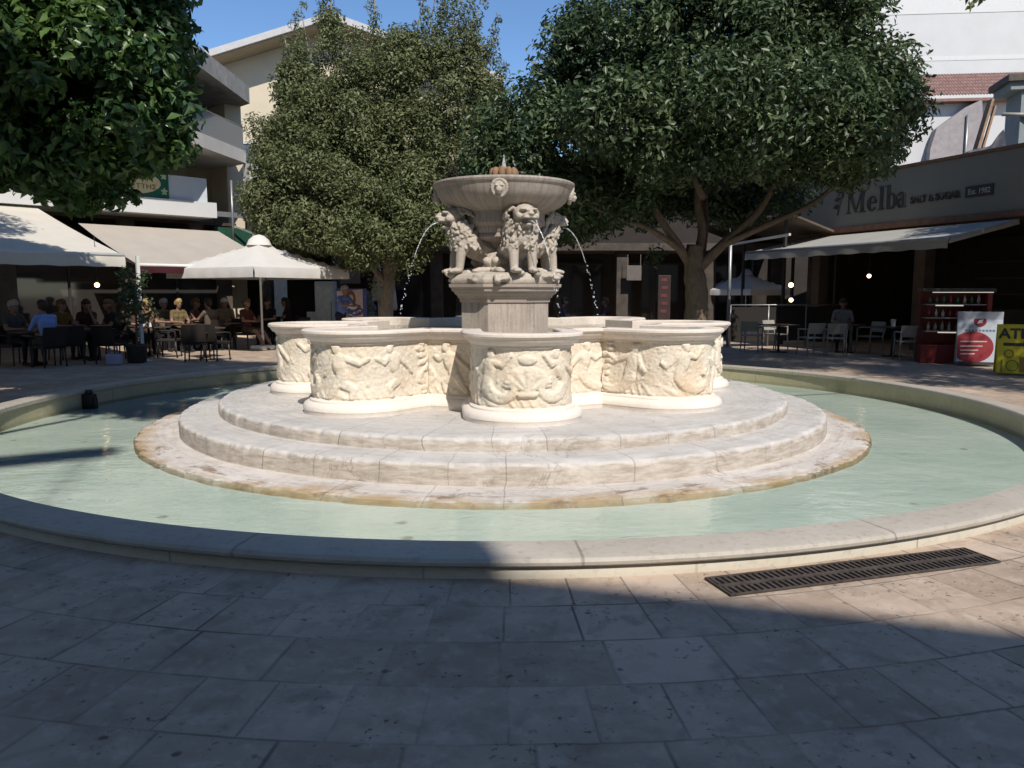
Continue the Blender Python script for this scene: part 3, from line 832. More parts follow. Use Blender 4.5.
# ------------------------------------------------------------------ trees
def leaf_cloud(name, mat, parent, clumps, per, size, seed, droop=.25, aspect=.45, outward=.55):
    """clumps: (x, y, z, r); every leaf is a small folded blade of its own"""
    rng = np.random.default_rng(seed)
    C = np.array(clumps); r = C[:, 3]
    cnt = np.maximum(6, (per*(r/r.mean())**2)).astype(int)
    idx = np.repeat(np.arange(len(C)), cnt); n = len(idx)
    d = rng.normal(size=(n, 3)); d /= np.linalg.norm(d, axis=1)[:, None]
    rad = rng.random(n)**.45
    P = C[idx, :3] + d*(rad*r[idx])[:, None]
    N = d*outward + rng.normal(size=(n, 3))*.45 + np.array([0, 0, .38]); N /= np.linalg.norm(N, axis=1)[:, None]
    A = rng.normal(size=(n, 3)) + d*.5 + np.array([0, 0, -droop]); A -= N*(A*N).sum(1)[:, None]; A /= np.linalg.norm(A, axis=1)[:, None]
    B = np.cross(N, A)
    L = size*(.65+.7*rng.random(n)); W = L*aspect*(.8+.4*rng.random(n)); F = W*.22
    V = np.empty((n, 4, 3))
    V[:, 0] = P - A*(L*.5)[:, None]
    V[:, 1] = P + B*(W*.5)[:, None] + N*F[:, None] - A*(L*.04)[:, None]
    V[:, 2] = P + A*(L*.5)[:, None] - N*(L*.10)[:, None]
    V[:, 3] = P - B*(W*.5)[:, None] + N*F[:, None] - A*(L*.04)[:, None]
    me = bpy.data.meshes.new(name)
    me.vertices.add(n*4); me.vertices.foreach_set('co', V.reshape(-1))
    b = np.arange(n)[:, None]*4
    li = np.concatenate([b, b+2, b+1, b, b+3, b+2], 1).reshape(-1).astype(np.int32)
    me.loops.add(n*6); me.loops.foreach_set('vertex_index', li)
    me.polygons.add(n*2); me.polygons.foreach_set('loop_start', np.arange(0, n*6, 3, dtype=np.int32))
    me.update(calc_edges=True); me.validate()
    return link(name, me, mat, parent)

def crown_clumps(lobes, n, rr, seed, inner=.35, floor=None):
    rng = random.Random(seed); out = []
    vol = [a[3]*a[4]*a[5] for a in lobes]
    wts = [(a[3]*a[5]+a[3]*a[4]+a[4]*a[5]) for a in lobes]
    tries = 0
    while len(out) < n and tries < n*40:
        tries += 1
        a = rng.choices(lobes, wts)[0]
        v = Vector((rng.gauss(0, 1), rng.gauss(0, 1), rng.gauss(0, 1))).normalized()
        k = rng.uniform(.78, 1.02) if rng.random() > inner else rng.uniform(.3, .8)
        r = rng.uniform(*rr)
        p = Vector((a[0]+v.x*max(.05, a[3]-r*.6)*k, a[1]+v.y*max(.05, a[4]-r*.6)*k, a[2]+v.z*max(.05, a[5]-r*.6)*k))
        deep = False
        for b in lobes:
            if b is a: continue
            q = ((p.x-b[0])/b[3])**2+((p.y-b[1])/b[4])**2+((p.z-b[2])/b[5])**2
            if q < .42: deep = True; break
        if deep and rng.random() > .25: continue
        if floor is not None and p.z < floor: continue
        out.append((p.x, p.y, p.z, r))
    return out

def limb(mb, pts, r0, r1, seed, n=10):
    rr = random.Random(seed); P = []; k = len(pts)
    # smooth catmull path with a little crookedness
    for i in range(k-1):
        p0 = Vector(pts[max(0, i-1)]); p1 = Vector(pts[i]); p2 = Vector(pts[i+1]); p3 = Vector(pts[min(k-1, i+2)])
        for j in range(5):
            t = j/5
            P.append(.5*((2*p1)+(p2-p0)*t+(2*p0-5*p1+4*p2-p3)*t*t+(-p0+3*p1-3*p2+p3)*t**3))
    P.append(Vector(pts[-1])); m = len(P)
    rad = [(r0+(r1-r0)*(i/(m-1))**.8)*rr.uniform(.93, 1.07) for i in range(m)]
    mb.tube(P, rad, n)

def bark(name, c0, c1):
    m = NT(name); v = m.coord(); p = m.xyz(v)
    f = m.noise(5, 6, .7, m.vec(m.math('MULTIPLY', p[0], 3.0), m.math('MULTIPLY', p[1], 3.0), p[2]))
    ring = m.noise(6, 3, .6, m.vec(p[0], p[1], m.math('MULTIPLY', p[2], 5.0)))
    c = m.mix(m.ramp(f, .3, .7), c0, c1); c = m.mix(m.math('MULTIPLY', m.ramp(ring, .55, .7), .4), c, tuple(x*.5 for x in c0))
    return m.done(m.bsdf(c, .85, m.bump(f, .7, .03), spec=.2))
M['bark'] = bark('brown_bark', (.10, .072, .055), (.18, .135, .10))
M['bark_grey'] = bark('grey_bark', (.20, .17, .13), (.33, .28, .22))
M['leaf_ficus'] = leafmat('dark_glossy_leaf', ((.036, .062, .028), (.062, .100, .042), (.115, .16, .068)), .42, .26, .42)
M['leaf_laurel'] = leafmat('olive_leaf', ((.092, .115, .046), (.15, .178, .074), (.24, .255, .125)), .55, .30, .3)
M['leaf_near'] = leafmat('fresh_ficus_leaf', ((.030, .070, .024), (.052, .108, .034), (.12, .20, .052)), .36, .30, .42)

# right: big round ficus behind the fountain
TX, TY = 4.05, 17.2
t = empty('ficus_tree', (TX, TY, 0), 0, 'large round dark green tree with forking trunk right of the fountain', 'tree')
mb = MB()
limb(mb, [(.02, 0, -.1), (.0, 0, .25), (-.04, 0, .8), (-.06, 0, 1.6), (-.14, 0, 2.15), (-.12, 0, 2.6)], .36, .18, 1, 14)
limb(mb, [(-.12, 0, 2.05), (-.55, -.1, 2.65), (-1.0, -.3, 3.25), (-1.5, -.3, 4.3)], .125, .05, 2)
limb(mb, [(-.45, -.1, 2.5), (-1.2, -.5, 2.9), (-2.2, -.7, 3.25), (-3.0, -.6, 3.7)], .08, .03, 3)
limb(mb, [(-.12, 0, 2.2), (.05, .1, 2.9), (-.05, .2, 3.7), (.2, .2, 5.2)], .125, .05, 4)
limb(mb, [(-.05, 0, 2.1), (.55, -.1, 2.7), (1.2, -.2, 3.35), (1.75, -.3, 4.5)], .13, .05, 5)
limb(mb, [(.45, -.1, 2.6), (1.3, -.4, 3.0), (2.3, -.5, 3.5), (3.2, -.4, 4.4)], .085, .035, 6)
limb(mb, [(.0, .1, 2.3), (.3, .9, 3.2), (.4, 1.7, 4.5)], .13, .05, 7)
limb(mb, [(.05, .1, 3.6), (-.6, -.5, 4.6), (-1.2, -1.0, 5.6)], .09, .03, 8)
mb.build('trunk', M['bark'], t)
lob = [(-3.45, 0, 2.75+1.75, 1.85, 1.9, 1.65), (-.35, -.1, 6.0, 3.0, 2.8, 2.5), (.6, .2, 8.0, 2.5, 2.5, 2.0), (2.85, 0, 5.45, 1.62, 1.9, 1.6), (-2.0, .3, 6.1, 1.7, 1.8, 1.8), (1.9, -.2, 6.9, 2.0, 2.1, 1.8), (1.4, -.5, 4.8, 1.6, 1.7, 1.1), (-2.2, -.4, 3.7, 1.3, 1.4, .9), (.3, -2.2, 4.9, 2.2, 1.5, 1.3), (-1.6, -2.0, 4.8, 1.6, 1.4, 1.3), (2.2, -1.8, 4.8, 1.5, 1.4, 1.2), (-.8, 2.4, 4.0, 2.2, 1.2, 1.1), (1.6, 2.6, 4.1, 2.0, 1.2, 1.0), (-3.0, 2.0, 3.7, 1.6, 1.2, 1.0)]
cl = crown_clumps(lob, 610, (.38, .72), 5, .18)
leaf_cloud('crown', M['leaf_ficus'], t, cl, 270, .145, 6)
# low hanging sprigs under the crown
spr = [(x-TX, TY-TY+.2, z, .22) for x, z in ((at(590, 240, TY).x, 2.75), (at(660, 252, TY).x, 2.45), (at(600, 228, TY).x, 3.0), (at(575, 235, TY).x, 2.85), (at(735, 235, TY).x, 2.85), (at(655, 262, TY).x, 2.3))]
leaf_cloud('crown', M['leaf_ficus'], t, spr, 60, .11, 61)

# middle: olive-green laurel with upright shoots
LX, LY = -3.67, 23.0
sc = LY/FPX
def lx(px, py, dy=0.0): p = at(px, py, LY+dy); return (p.x-LX, dy, p.z)
t = empty('laurel_tree', (LX, LY, 0), 0, 'olive green bushy tree with upright shoots left of the fountain bowl', 'tree')
mb = MB()
limb(mb, [(0.03, 0, -.1), (0, 0, .4), (.03, 0, 1.2), (.12, 0, 2.0), (.1, 0, 2.9)], .25, .16, 11, 12)
limb(mb, [(.1, 0, 1.7), (-.5, -.1, 2.6), (-1.2, -.1, 3.7), (-1.5, 0, 5.2), (-1.7, 0, 7.5)], .13, .03, 12)
limb(mb, [(.1, 0, 2.0), (.7, 0, 3.1), (1.5, .1, 4.4), (2.0, 0, 6.8)], .12, .03, 13)
limb(mb, [(.1, 0, 2.8), (.2, .2, 4.2), (.6, .1, 6.0), (1.0, 0, 8.4)], .14, .03, 14)
limb(mb, [(.1, 0, 2.4), (-.1, -.9, 3.3), (-.3, -1.6, 4.5)], .09, .03, 15)
shoots = [(300, 30, -1.75, .5), (328, -15, -1.2, 0), (375, 20, -.4, .3), (422, 25, .6, 0), (452, -20, 1.2, .2), (480, 30, 1.9, -.2), (497, 45, 2.5, .1), (285, 65, -2.1, 0), (438, 5, .9, 0), (468, 0, 1.5, 0)]
for i, (px, py, bx, dy) in enumerate(shoots):
    q = lx(px, py-25, dy); limb(mb, [(bx*.6, dy, 5.2), (bx, dy, 6.4), q], .045, .012, 20+i, 6)
mb.build('trunk', M['bark_grey'], t)
L = lambda px, py, r, ry=None, rz=None, dy=0.0: (*lx(px, py, dy), r, ry or r, rz or r)
lob = [L(350, 180, 2.3, 2.2, 2.0), L(310, 205, 1.6, 1.7, 1.6), L(400, 210, 1.9, 1.8, 1.4), L(440, 160, 1.7, 1.8, 1.9), L(318, 120, 1.25, 1.3, 1.3), L(375, 110, 1.5, 1.5, 1.5), L(455, 105, 1.35, 1.4, 1.5), L(475, 180, 1.1, 1.3, 1.5), L(295, 228, 1.25, 1.3, 1.0), L(285, 165, 1.0, 1.2, 1.3), L(272, 135, .75, .9, .8), L(265, 205, .8, 1.0, .8), L(496, 130, .8, 1.0, 1.2), L(490, 190, .9, 1.0, 1.2), L(300, 90, .8, .9, .9), L(400, 70, 1.0, 1.0, 1.1)]
lob += [L(400, 232, 1.25, 1.0, .95, -1.6), L(355, 235, 1.2, 1.0, .9, -1.7), L(430, 205, 1.2, 1.0, 1.2, -1.5), L(320, 225, 1.0, 1.0, .8, -1.2)]
cl = crown_clumps(lob, 540, (.30, .62), 8, .2)
cl2 = crown_clumps([L(300, 70, .65, .6, .9), L(330, 45, .6, .6, 1.0), L(440, 60, .75, .7, 1.1), L(470, 55, .7, .7, 1.0), L(400, 75, .6, .6, .8), L(285, 85, .5, .5, .6), L(355, 60, .7, .6, 1.0), L(420, 60, .8, .6, 1.1)], 95, (.22, .42), 9, .3)
cl3 = []
rr = random.Random(77)
for (px, py, bx, dy) in shoots:
    for j in range(9):
        q = lx(px+rr.uniform(-6, 6), py-25+j*10, dy); cl3.append((q[0], q[1]+rr.uniform(-.1, .1), q[2], .16+.025*j))
leaf_cloud('crown', M['leaf_laurel'], t, cl, 330, .118, 10, .1, .42)
leaf_cloud('crown', M['leaf_laurel'], t, cl2, 130, .11, 12, .0, .40)
leaf_cloud('crown', M['leaf_laurel'], t, cl3, 95, .11, 13, -.3, .38)
low = [(*lx(px, py, -.5), .26) for px, py in ((365, 268), (380, 262), (405, 262), (420, 250), (395, 275), (375, 285), (410, 245), (432, 240), (350, 258))]
leaf_cloud('crown', M['leaf_laurel'], t, low, 60, .10, 14, .3)

# left: near ficus with big glossy leaves, its trunk out of the picture
NX, NY = -7.3, 10.2
t = empty('ficus_tree', (NX, NY, 0), 0, 'dark green tree with big glossy leaves hanging into the upper left corner', 'tree')
mb = MB()
limb(mb, [(-1.0, .3, -.1), (-1.0, .3, 1.2), (-.9, .2, 2.6), (-.6, .1, 3.6)], .27, .18, 31, 12)
limb(mb, [(-.75, .1, 3.0), (.3, 0, 4.0), (1.4, -.1, 4.7), (2.3, -.1, 5.0)], .14, .04, 32)
limb(mb, [(-.7, .1, 3.2), (-.3, .5, 4.6), (.2, .6, 6.4)], .15, .05, 33)
limb(mb, [(-.7, .1, 3.2), (.2, -.7, 4.2), (.8, -1.2, 5.2)], .11, .04, 34)
mb.build('trunk', M['bark'], t)
def nl(px, py, r, ry=None, rz=None, dy=0.0):
    p = at(px, py, NY+dy); return (p.x-NX, dy, p.z, r, ry or r, rz or r)
lob = [nl(55, 85, 1.45, 1.6, 1.35), nl(128, 65, .85, 1.2, 1.35), nl(-70, 55, 1.9, 1.9, 1.6), nl(95, -60, 1.1, 1.4, 1.5), nl(20, -70, 1.7, 1.9, 1.5), nl(10, 125, .95, 1.2, .75), nl(100, 148, .6, .9, .62), nl(-150, -20, 2.2, 2.2, 2.0), nl(70, 170, .6, .8, .45), nl(165, 110, .38, .6, .7), nl(-180, -120, 2.0, 2.2, 1.8), nl(-20, 40, 1.6, 1.4, 1.5, 2.6), nl(-90, 10, 1.8, 1.5, 1.6, 2.8), nl(60, -10, 1.2, 1.2, 1.2, 2.4)]
cl = crown_clumps(lob, 620, (.26, .48), 15, .22)
leaf_cloud('crown', M['leaf_near'], t, cl, 190, .155, 16, .35, .5)
sp = [(*nl(px, py, .1, dy=dy)[:3], .13) for px, py, dy in ((125, 192, 0), (135, 200, .1), (115, 200, -.1), (60, 195, 0), (72, 205, 0), (45, 188, .2), (185, 120, 0), (150, 170, 0), (5, 172, -.4), (2, 182, -.3), (176, 150, .1), (95, 195, 0))]
leaf_cloud('crown', M['leaf_near'], t, sp, 26, .14, 17, .5, .5)

# right: tree beyond the right edge, only a twig tip hangs into the picture; it shades the cafe front
ZX, ZY = 11.2, 8.6
t = empty('shade_tree', (ZX, ZY, 0), 0, 'tree beyond the right edge, one leafy twig tip hanging in at the top', 'tree')
mb = MB()
limb(mb, [(0, 0, -.1), (0, 0, 1.6), (-.1, 0, 3.2), (-.2, 0, 5.0)], .24, .12, 41, 12)
limb(mb, [(-.1, 0, 3.4), (-1.0, .4, 4.8), (-1.8, .6, 6.2)], .11, .03, 42)
limb(mb, [(-.1, 0, 3.4), (.8, -.4, 4.8), (1.6, -.4, 6.2)], .11, .03, 43)
tip = at(972, 3, 8.2)
limb(mb, [(-1.2, .2, 5.4), (-2.8, -.3, 6.0), (tip.x-ZX+.1, tip.y-ZY, tip.z+.35), (tip.x-ZX, tip.y-ZY, tip.z+.08)], .05, .008, 44, 6)
mb.build('trunk', M['bark'], t)
lob = [(-.6, .3, 6.3, 2.1, 2.2, 1.5), (.9, -.3, 6.6, 2.0, 2.1, 1.6), (0, .2, 7.8, 1.8, 1.9, 1.3)]
leaf_cloud('crown', M['leaf_laurel'], t, crown_clumps(lob, 130, (.35, .6), 18, .2), 120, .12, 19)
leaf_cloud('crown', M['leaf_laurel'], t, [(tip.x-ZX, tip.y-ZY, tip.z+.03, .09), (tip.x-ZX+.1, tip.y-ZY, tip.z+.12, .1), (tip.x-ZX-.12, tip.y-ZY, tip.z+.12, .08)], 16, .09, 20)

# unseen second tree added beyond the right edge to shade the cafe terrace
t2 = empty('shade_tree', (14.6, 13.6, 0), 0, 'unseen taller tree added beyond the right edge to shade the cafe terrace', 'tree')
mb = MB()
limb(mb, [(0, 0, -.1), (0, 0, 1.8), (-.1, .1, 3.6), (-.1, 0, 6.0)], .28, .12, 51, 12)
limb(mb, [(-.1, 0, 3.6), (-1.0, .4, 5.2), (-1.8, .6, 6.6)], .12, .03, 52)
mb.build('trunk', M['bark'], t2)
lob = [(-.9, .3, 6.6, 2.5, 2.4, 1.8), (.9, -.3, 7.0, 2.3, 2.3, 1.8), (-.2, .2, 8.4, 2.2, 2.2, 1.5), (-1.3, 1.8, 7.6, 2.0, 1.9, 1.7), (-5.0, -2.4, 8.5, 1.7, 1.7, 1.2), (-6.0, -3.4, 8.2, 1.5, 1.5, 1.1), (-3.8, -1.2, 8.9, 1.6, 1.6, 1.2), (-3.6, -3.6, 8.2, 1.6, 1.5, 1.1), (-2.0, -1.4, 8.4, 1.7, 1.6, 1.2)]
leaf_cloud('crown', M['leaf_laurel'], t2, crown_clumps(lob, 540, (.4, .7), 58, .25), 130, .13, 59)

# unseen tree added beyond the left edge to block sun and sky there
t3 = empty('shade_tree', (-12.8, 11.2, 0), 0, 'unseen tall tree added beyond the left edge to darken the cafe front', 'tree')
mb = MB()
limb(mb, [(0, 0, -.1), (0, 0, 1.8), (-.1, .1, 3.6), (-.1, 0, 6.4)], .3, .12, 61, 12)
mb.build('trunk', M['bark'], t3)
lob = [(-.6, .3, 7.2, 2.6, 2.6, 2.0), (1.0, -.6, 7.6, 2.4, 2.3, 1.7), (1.2, 2.0, 9.2, 2.3, 2.0, 1.5), (-.4, -.8, 9.0, 2.2, 2.2, 1.5)]
leaf_cloud('crown', M['leaf_near'], t3, crown_clumps(lob, 260, (.45, .75), 68, .2), 110, .17, 69)

# tall unseen tree added by the viewpoint to shade the left pool side
t4 = empty('shade_tree', (-5.6, .6, 0), 0, 'unseen tall tree added beside the viewpoint to shade the left pool side', 'tree')
mb = MB()
limb(mb, [(0, 0, -.1), (0, 0, 2.2), (.2, .3, 5.0), (.9, .8, 7.6), (1.2, 2.6, 10.0), (1.2, 4.4, 12.0)], .34, .08, 71, 12)
limb(mb, [(.3, .4, 5.6), (1.4, 1.6, 7.4), (2.4, 2.4, 8.8)], .13, .04, 72)
mb.build('trunk', M['bark'], t4)
lob = [(.9, 2.6, 9.7, 1.1, .9, .8), (2.1, 2.5, 9.6, 1.1, .85, .8), (3.2, 2.45, 9.6, 1.0, .8, .8), (4.1, 2.6, 9.7, .8, .8, .7), (-.3, 2.7, 9.8, 1.1, .9, .8), (-1.4, 2.8, 9.8, 1.1, .9, .8), (-1.2, 4.0, 12.0, 1.5, 1.4, 1.0), (.6, 3.6, 12.2, 1.6, 1.3, 1.1), (2.4, 3.7, 12.2, 1.6, 1.4, 1.1), (4.1, 3.8, 12.0, 1.3, 1.3, .9), (-.6, 5.6, 12.2, 1.6, 1.4, 1.0), (1.2, 5.4, 12.5, 1.6, 1.4, 1.1), (2.9, 5.4, 12.3, 1.5, 1.3, 1.0), (.2, 6.6, 12.0, 1.4, 1.1, .9)]
leaf_cloud('crown', M['leaf_ficus'], t4, crown_clumps(lob, 480, (.34, .58), 78, .35), 115, .15, 79)
# ------------------------------------------------------------------ common small materials
M['canvas'] = cloth('cream_canvas', (.62, .585, .51), .07)
M['canvas_white'] = cloth('white_canvas', (.74, .72, .68), .22)
M['canvas_warm'] = cloth('warm_canvas', (.44, .40, .35), .06)
M['dark_red'] = cloth('dark_red_canvas', (.06, .016, .02), .1)
M['white_metal'] = simple('white_metal', (.62, .62, .60), .4, .06)
M['grey_metal'] = simple('grey_metal', (.30, .30, .30), .4, .08, metal=.6)
M['dark_metal'] = simple('dark_metal', (.035, .033, .032), .45, .2)
M['cream_wall'] = simple('cream_render', (.58, .50, .37), .85, .05, 1.2, bump=.15, bscale=60)
M['white_wall'] = simple('white_render', (.55, .55, .54), .85, .04, 1.0, bump=.12, bscale=50)
M['grey_slab'] = simple('weathered_concrete', (.30, .29, .27), .85, .25, 2.5, bump=.3)
M['pale_slab'] = simple('pale_concrete', (.52, .50, .455), .8, .1, 1.8)
M['panel'] = simple('pale_blue_panel', (.52, .56, .58), .5, .04, 1.0)
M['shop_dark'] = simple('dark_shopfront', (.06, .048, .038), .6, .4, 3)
M['shop_brown'] = simple('brown_shop_wall', (.10, .078, .06), .8, .3, 2)
M['soffit'] = simple('beige_soffit', (.40, .34, .25), .85, .08, 1.5)
M['tile_red'] = simple('terracotta', (.235, .14, .118), .85, .3, 8)
def glassmat(name, c, rough=.05):
    m = NT(name); return m.done(m.bsdf(c, rough, spec=.6))
M['glass_dark'] = glassmat('dark_glass', (.035, .032, .03))
M['glass_blue'] = glassmat('blue_glass', (.10, .13, .16), .12)
M['wicker'] = simple('dark_wicker', (.020, .015, .012), .75, .3, 30)
M['table_top'] = simple('dark_table', (.07, .05, .04), .4, .2, 8)
M['plastic'] = simple('pale_plastic', (.30, .29, .26), .5, .06)
M['lamp'] = emit('warm_lamp', (1.0, .72, .38), 6.0)
M['strip'] = emit('strip_light', (1.0, .93, .82), .5)

# ------------------------------------------------------------------ left: cafe building, its front runs away to the right
BO = Vector((-13.0, 22.0, 0)); BROT = math.atan2(.73, .69)
MBL = Matrix.Translation(BO) @ Matrix.Rotation(BROT, 4, 'Z')
def lb(x, y, z): return MBL @ Vector((x, y, z))
bld = empty('cafe_building', BO, BROT, 'cream building with balconies and cafe awnings on the left side of the square', 'building')
SEVERAL = {'pillar', 'column', 'upper_window', 'post', 'balcony_door', 'lower_door', 'back_shelf', 'balcony', 'window'}
def part(name, mat, boxes, parent=bld, bev=0.0):
    if name in SEVERAL and len(boxes) > 1:
        for b_ in boxes: part(name, mat, [b_], parent, bev)
        return
    mb = MB()
    for a, b in boxes: mb.box2(a, b, bev=bev)
    return mb.build(name, mat, parent)
part('wall', M['cream_wall'], [((-16, 3.2, 3.95), (7.2, 12, 8.05)), ((6.6, 2.0, 0), (7.2, 3.2, 8.05))])
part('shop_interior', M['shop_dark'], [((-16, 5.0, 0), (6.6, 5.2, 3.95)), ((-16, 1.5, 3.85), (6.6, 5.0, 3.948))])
part('pillar', M['shop_brown'], [((x-.22, 1.62, 0), (x+.22, 2.0, 3.85)) for x in (-12, -8, -4, -.4, 3.0, 6.2)])
for x in (-10, -6, -2.2, 1.3, 4.6):
    f = part('shop_window', M['glass_dark'], [((x-1.4, 1.9, .0), (x+1.4, 1.94, 2.9))])
    part('frame', M['dark_metal'], [((x-1.5, 1.86, 2.9), (x+1.5, 1.98, 3.0)), ((x-.03, 1.86, 0), (x+.03, 1.98, 2.9)), ((x-1.5, 1.86, 0), (x-1.4, 1.98, 2.9)), ((x+1.4, 1.86, 0), (x+1.5, 1.98, 2.9))], f)
part('canopy_slab', M['white_wall'], [((-9, -.05, 3.95), (5.15, 3.18, 4.42))])
part('balcony_panel', M['panel'], [((3.66, .06, 4.424), (4.9, .14, 5.16))])
part('balcony_panel', M['pale_slab'], [((-9, .06, 4.424), (1.5, .14, 5.12))])
MBI = MBL.inverted()
def inb(x, y): q = MBI @ Vector((x, y, 0)); return (q.x, q.y)
def slab(name, mat, c0, c1, z0, z1, xl=-9, yb=3.18, parent=bld):
    """floor plate whose outer corner c0 and edge end c1 are given in the square"""
    a, b = inb(*c0), inb(*c1); poly = [(xl, yb), (xl, a[1]), a, b, (b[0], yb)]
    if sum(poly[i][0]*poly[(i+1) % 5][1]-poly[(i+1) % 5][0]*poly[i][1] for i in range(5)) < 0: poly = poly[::-1]
    mb = MB(); mb.prism(poly, z0, z1); return mb.build(name, mat, parent), a, b
_, ca, cb = slab('balcony_slab', M['pale_slab'], (-9.45, 23.7), (-9.05, 27.6), 5.95, 6.36)
ca_, cb_ = Vector((*ca, 0)), Vector((*cb, 0)); ed_ = (cb_-ca_).normalized(); nn_ = Vector((-ed_.y, ed_.x, 0))
mb = MB()
for p0, p1 in ((Vector((-9, ca_.y, 0))+Vector((0, .08, 0)), ca_+Vector((-.06, .08, 0))), (ca_+nn_*.08, cb_+nn_*.08)):
    c_ = (p0+p1)/2; d_ = p1-p0; mb.box((c_.x, c_.y, 6.75), (d_.length-.05, .025, .74), math.atan2(d_.y, d_.x))
mb.build('balcony_glass', M['glass_blue'], bld)
mb = MB(); mb.tube([(-9, ca_.y+.08, 7.14), (ca_.x-.06, ca_.y+.08, 7.14), tuple(cb_+nn_*.08+Vector((0, 0, 7.14)))], .03, 6); mb.build('railing', M['grey_metal'], bld)
slab('roof_slab', M['grey_slab'], (-9.0, 22.6), (-9.05, 28.2), 8.054, 8.62, -16, 12.2)
part('balcony_door', M['glass_dark'], [((x-.8, 3.14, 6.404), (x+.8, 3.197, 7.95)) for x in (-5, -1, 3)])
part('lower_door', M['glass_dark'], [((x-.9, 3.14, 4.424), (x+.9, 3.197, 5.9)) for x in (-5, -1, 3.4)])
part('column', M['white_wall'], [((2.35, .9, 4.424), (2.75, 1.3, 5.94)), ((6.75, .7, 4.0), (7.15, 1.1, 5.94))])
mb = MB()
mb.tube([(5.75, .1, 2.9), (5.75, .1, 5.2)], .04, 8)
mb.bar((5.2, .15, 4.1), (8.6, .15, 4.1), .08, .16); mb.bar((5.75, .1, 3.75), (7.4, -.7, 3.05), .05); mb.bar((5.75, .1, 3.0), (7.6, -.7, 3.05), .07)
mb.build('awning_frame', M['grey_metal'], bld)
part('green_panel', simple('green_panel', (.012, .06, .034), .6), [((5.25, .3, 3.0), (6.9, .36, 3.7))])

# oval shop sign on the balcony
sg = empty('oval_sign', lb(2.62, .05, 4.43), BROT, 'green shop sign with a cream oval and dark lettering on the balcony', 'sign')
gsign = simple('sign_green', (.012, .11, .065), .45, .15); osign = simple('sign_cream', (.62, .52, .28), .5, .05); sgold = simple('sign_leaf', (.45, .50, .28), .5)
mb = MB(); mb.box((0, -.02, .42), (2.1, .05, .84), bev=.012); mb.build('board', gsign, sg)
mb = MB(); Mx = Matrix.Rotation(PI/2, 4, 'X'); n = 40
mb.prism([(.86*math.cos(2*PI*i/n)-.06, .42+.345*math.sin(2*PI*i/n)) for i in range(n)], .048, .060, M=Mx); mb.build('oval', osign, sg)
for x, z in ((.9, .66), (.9, .20), (-.95, .66)):
    mb = MB()
    for q in range(5):
        a = q*1.26+.3; mb.prism([(x+math.cos(a)*.05+.055*math.cos(t_)*math.cos(a)-.03*math.sin(t_)*math.sin(a), z+math.sin(a)*.06+.055*math.cos(t_)*math.sin(a)+.03*math.sin(t_)*math.cos(a)) for t_ in [2*PI*i/10 for i in range(10)]], .048, .056+q*.001, M=Mx)
    mb.build('flower', sgold, sg)
inkb = simple('sign_ink', (.10, .08, .03), .6)
text('\u03a4\u039f\u03a5', .24, inkb, sg, (-.02, -.062, .50), (PI/2, 0, 0), 'lettering')
text('\u039c\u0395\u03a4\u03a4\u0397\u03a3', .19, inkb, sg, (-.30, -.062, .24), (PI/2, 0, 0), 'lettering', width=.95)

# awnings of the left cafe
def awning(name, x0, x1, y0, z0, y1, z1, val, mat, label, valmat=None, side=True, rows=14, sag=.05):
    a = empty(name, lb((x0+x1)/2, y0, z0), BROT, label, 'awning', 'canvas awnings of the left cafe')
    w = x1-x0; mb = MB(); n = 24; vs = []; fs = []
    for i in range(rows+1):
        t = i/rows
        for k in range(n+1):
            u = k/n; sg_ = -sag*math.sin(PI*t)*(1+.12*math.sin(u*23)) - .012*math.sin(u*w*5.0)*t
            vs.append(((u-.5)*w, (y1-y0)*t, (z1-z0)*t+sg_))
    m = n+1
    for i in range(rows):
        for k in range(n): fs.append((i*m+k, (i+1)*m+k, (i+1)*m+k+1, i*m+k+1))
    mb.add(vs, fs, 0, True); mb.build('canopy', mat, a)
    mb = MB(); vs = []; fs = []
    nn = int(w*10); y = y1-y0; z = z1-z0
    for k in range(nn+1):
        u = k/nn; d = .018*math.sin(u*w*6.5)
        vs += [((u-.5)*w, y-.03, z-.01), ((u-.5)*w, y-.045+d*.5, z-val*.5), ((u-.5)*w, y-.04+d, z-val*(1+.03*math.sin(u*w*9)))]
    for k in range(nn):
        for q in range(2): fs.append((k*3+q, (k+1)*3+q, (k+1)*3+q+1, k*3+q+1))
    mb.add([(v[0], v[1], v[2]) for v in vs], fs, 0, True); mb.build('valance', valmat or mat, a)
    mb = MB(); mb.tube([(-w/2, y, z), (w/2, y, z)], .045, 8); mb.build('front_bar', M['white_metal'], a)
    for s in (-1, 1):
        mb = MB(); mb.bar((s*(w/2-.2), 0, -.45), (s*(w/2-.2), y*.5, z*.5-.35), .06); mb.bar((s*(w/2-.2), y*.5, z*.5-.35), (s*(w/2-.2), y, z-.05), .06); mb.build('arm', M['white_metal'], a)
    return a
awning('awning', -14, 0.05, .2, 3.92, -5.8, 2.42, .26, M['canvas'], 'large cream awning at the far left with tree shadow on it')
awning('awning', 1.1, 5.3, .2, 3.55, -3.9, 2.28, .20, M['canvas_warm'], 'beige awning below the green oval sign', M['dark_red'])
mb = MB(); mb.bar((0, 0, 0), (0, 0, 2.42), .07); mb.box((0, 0, .02), (.3, .3, .04), bev=.01)
tag(mb.build('awning_post', M['white_metal'], None, lb(.35, -5.75, 0), (0, 0, BROT)), 'slim pale post at the corner of the left cream awning', 'post')

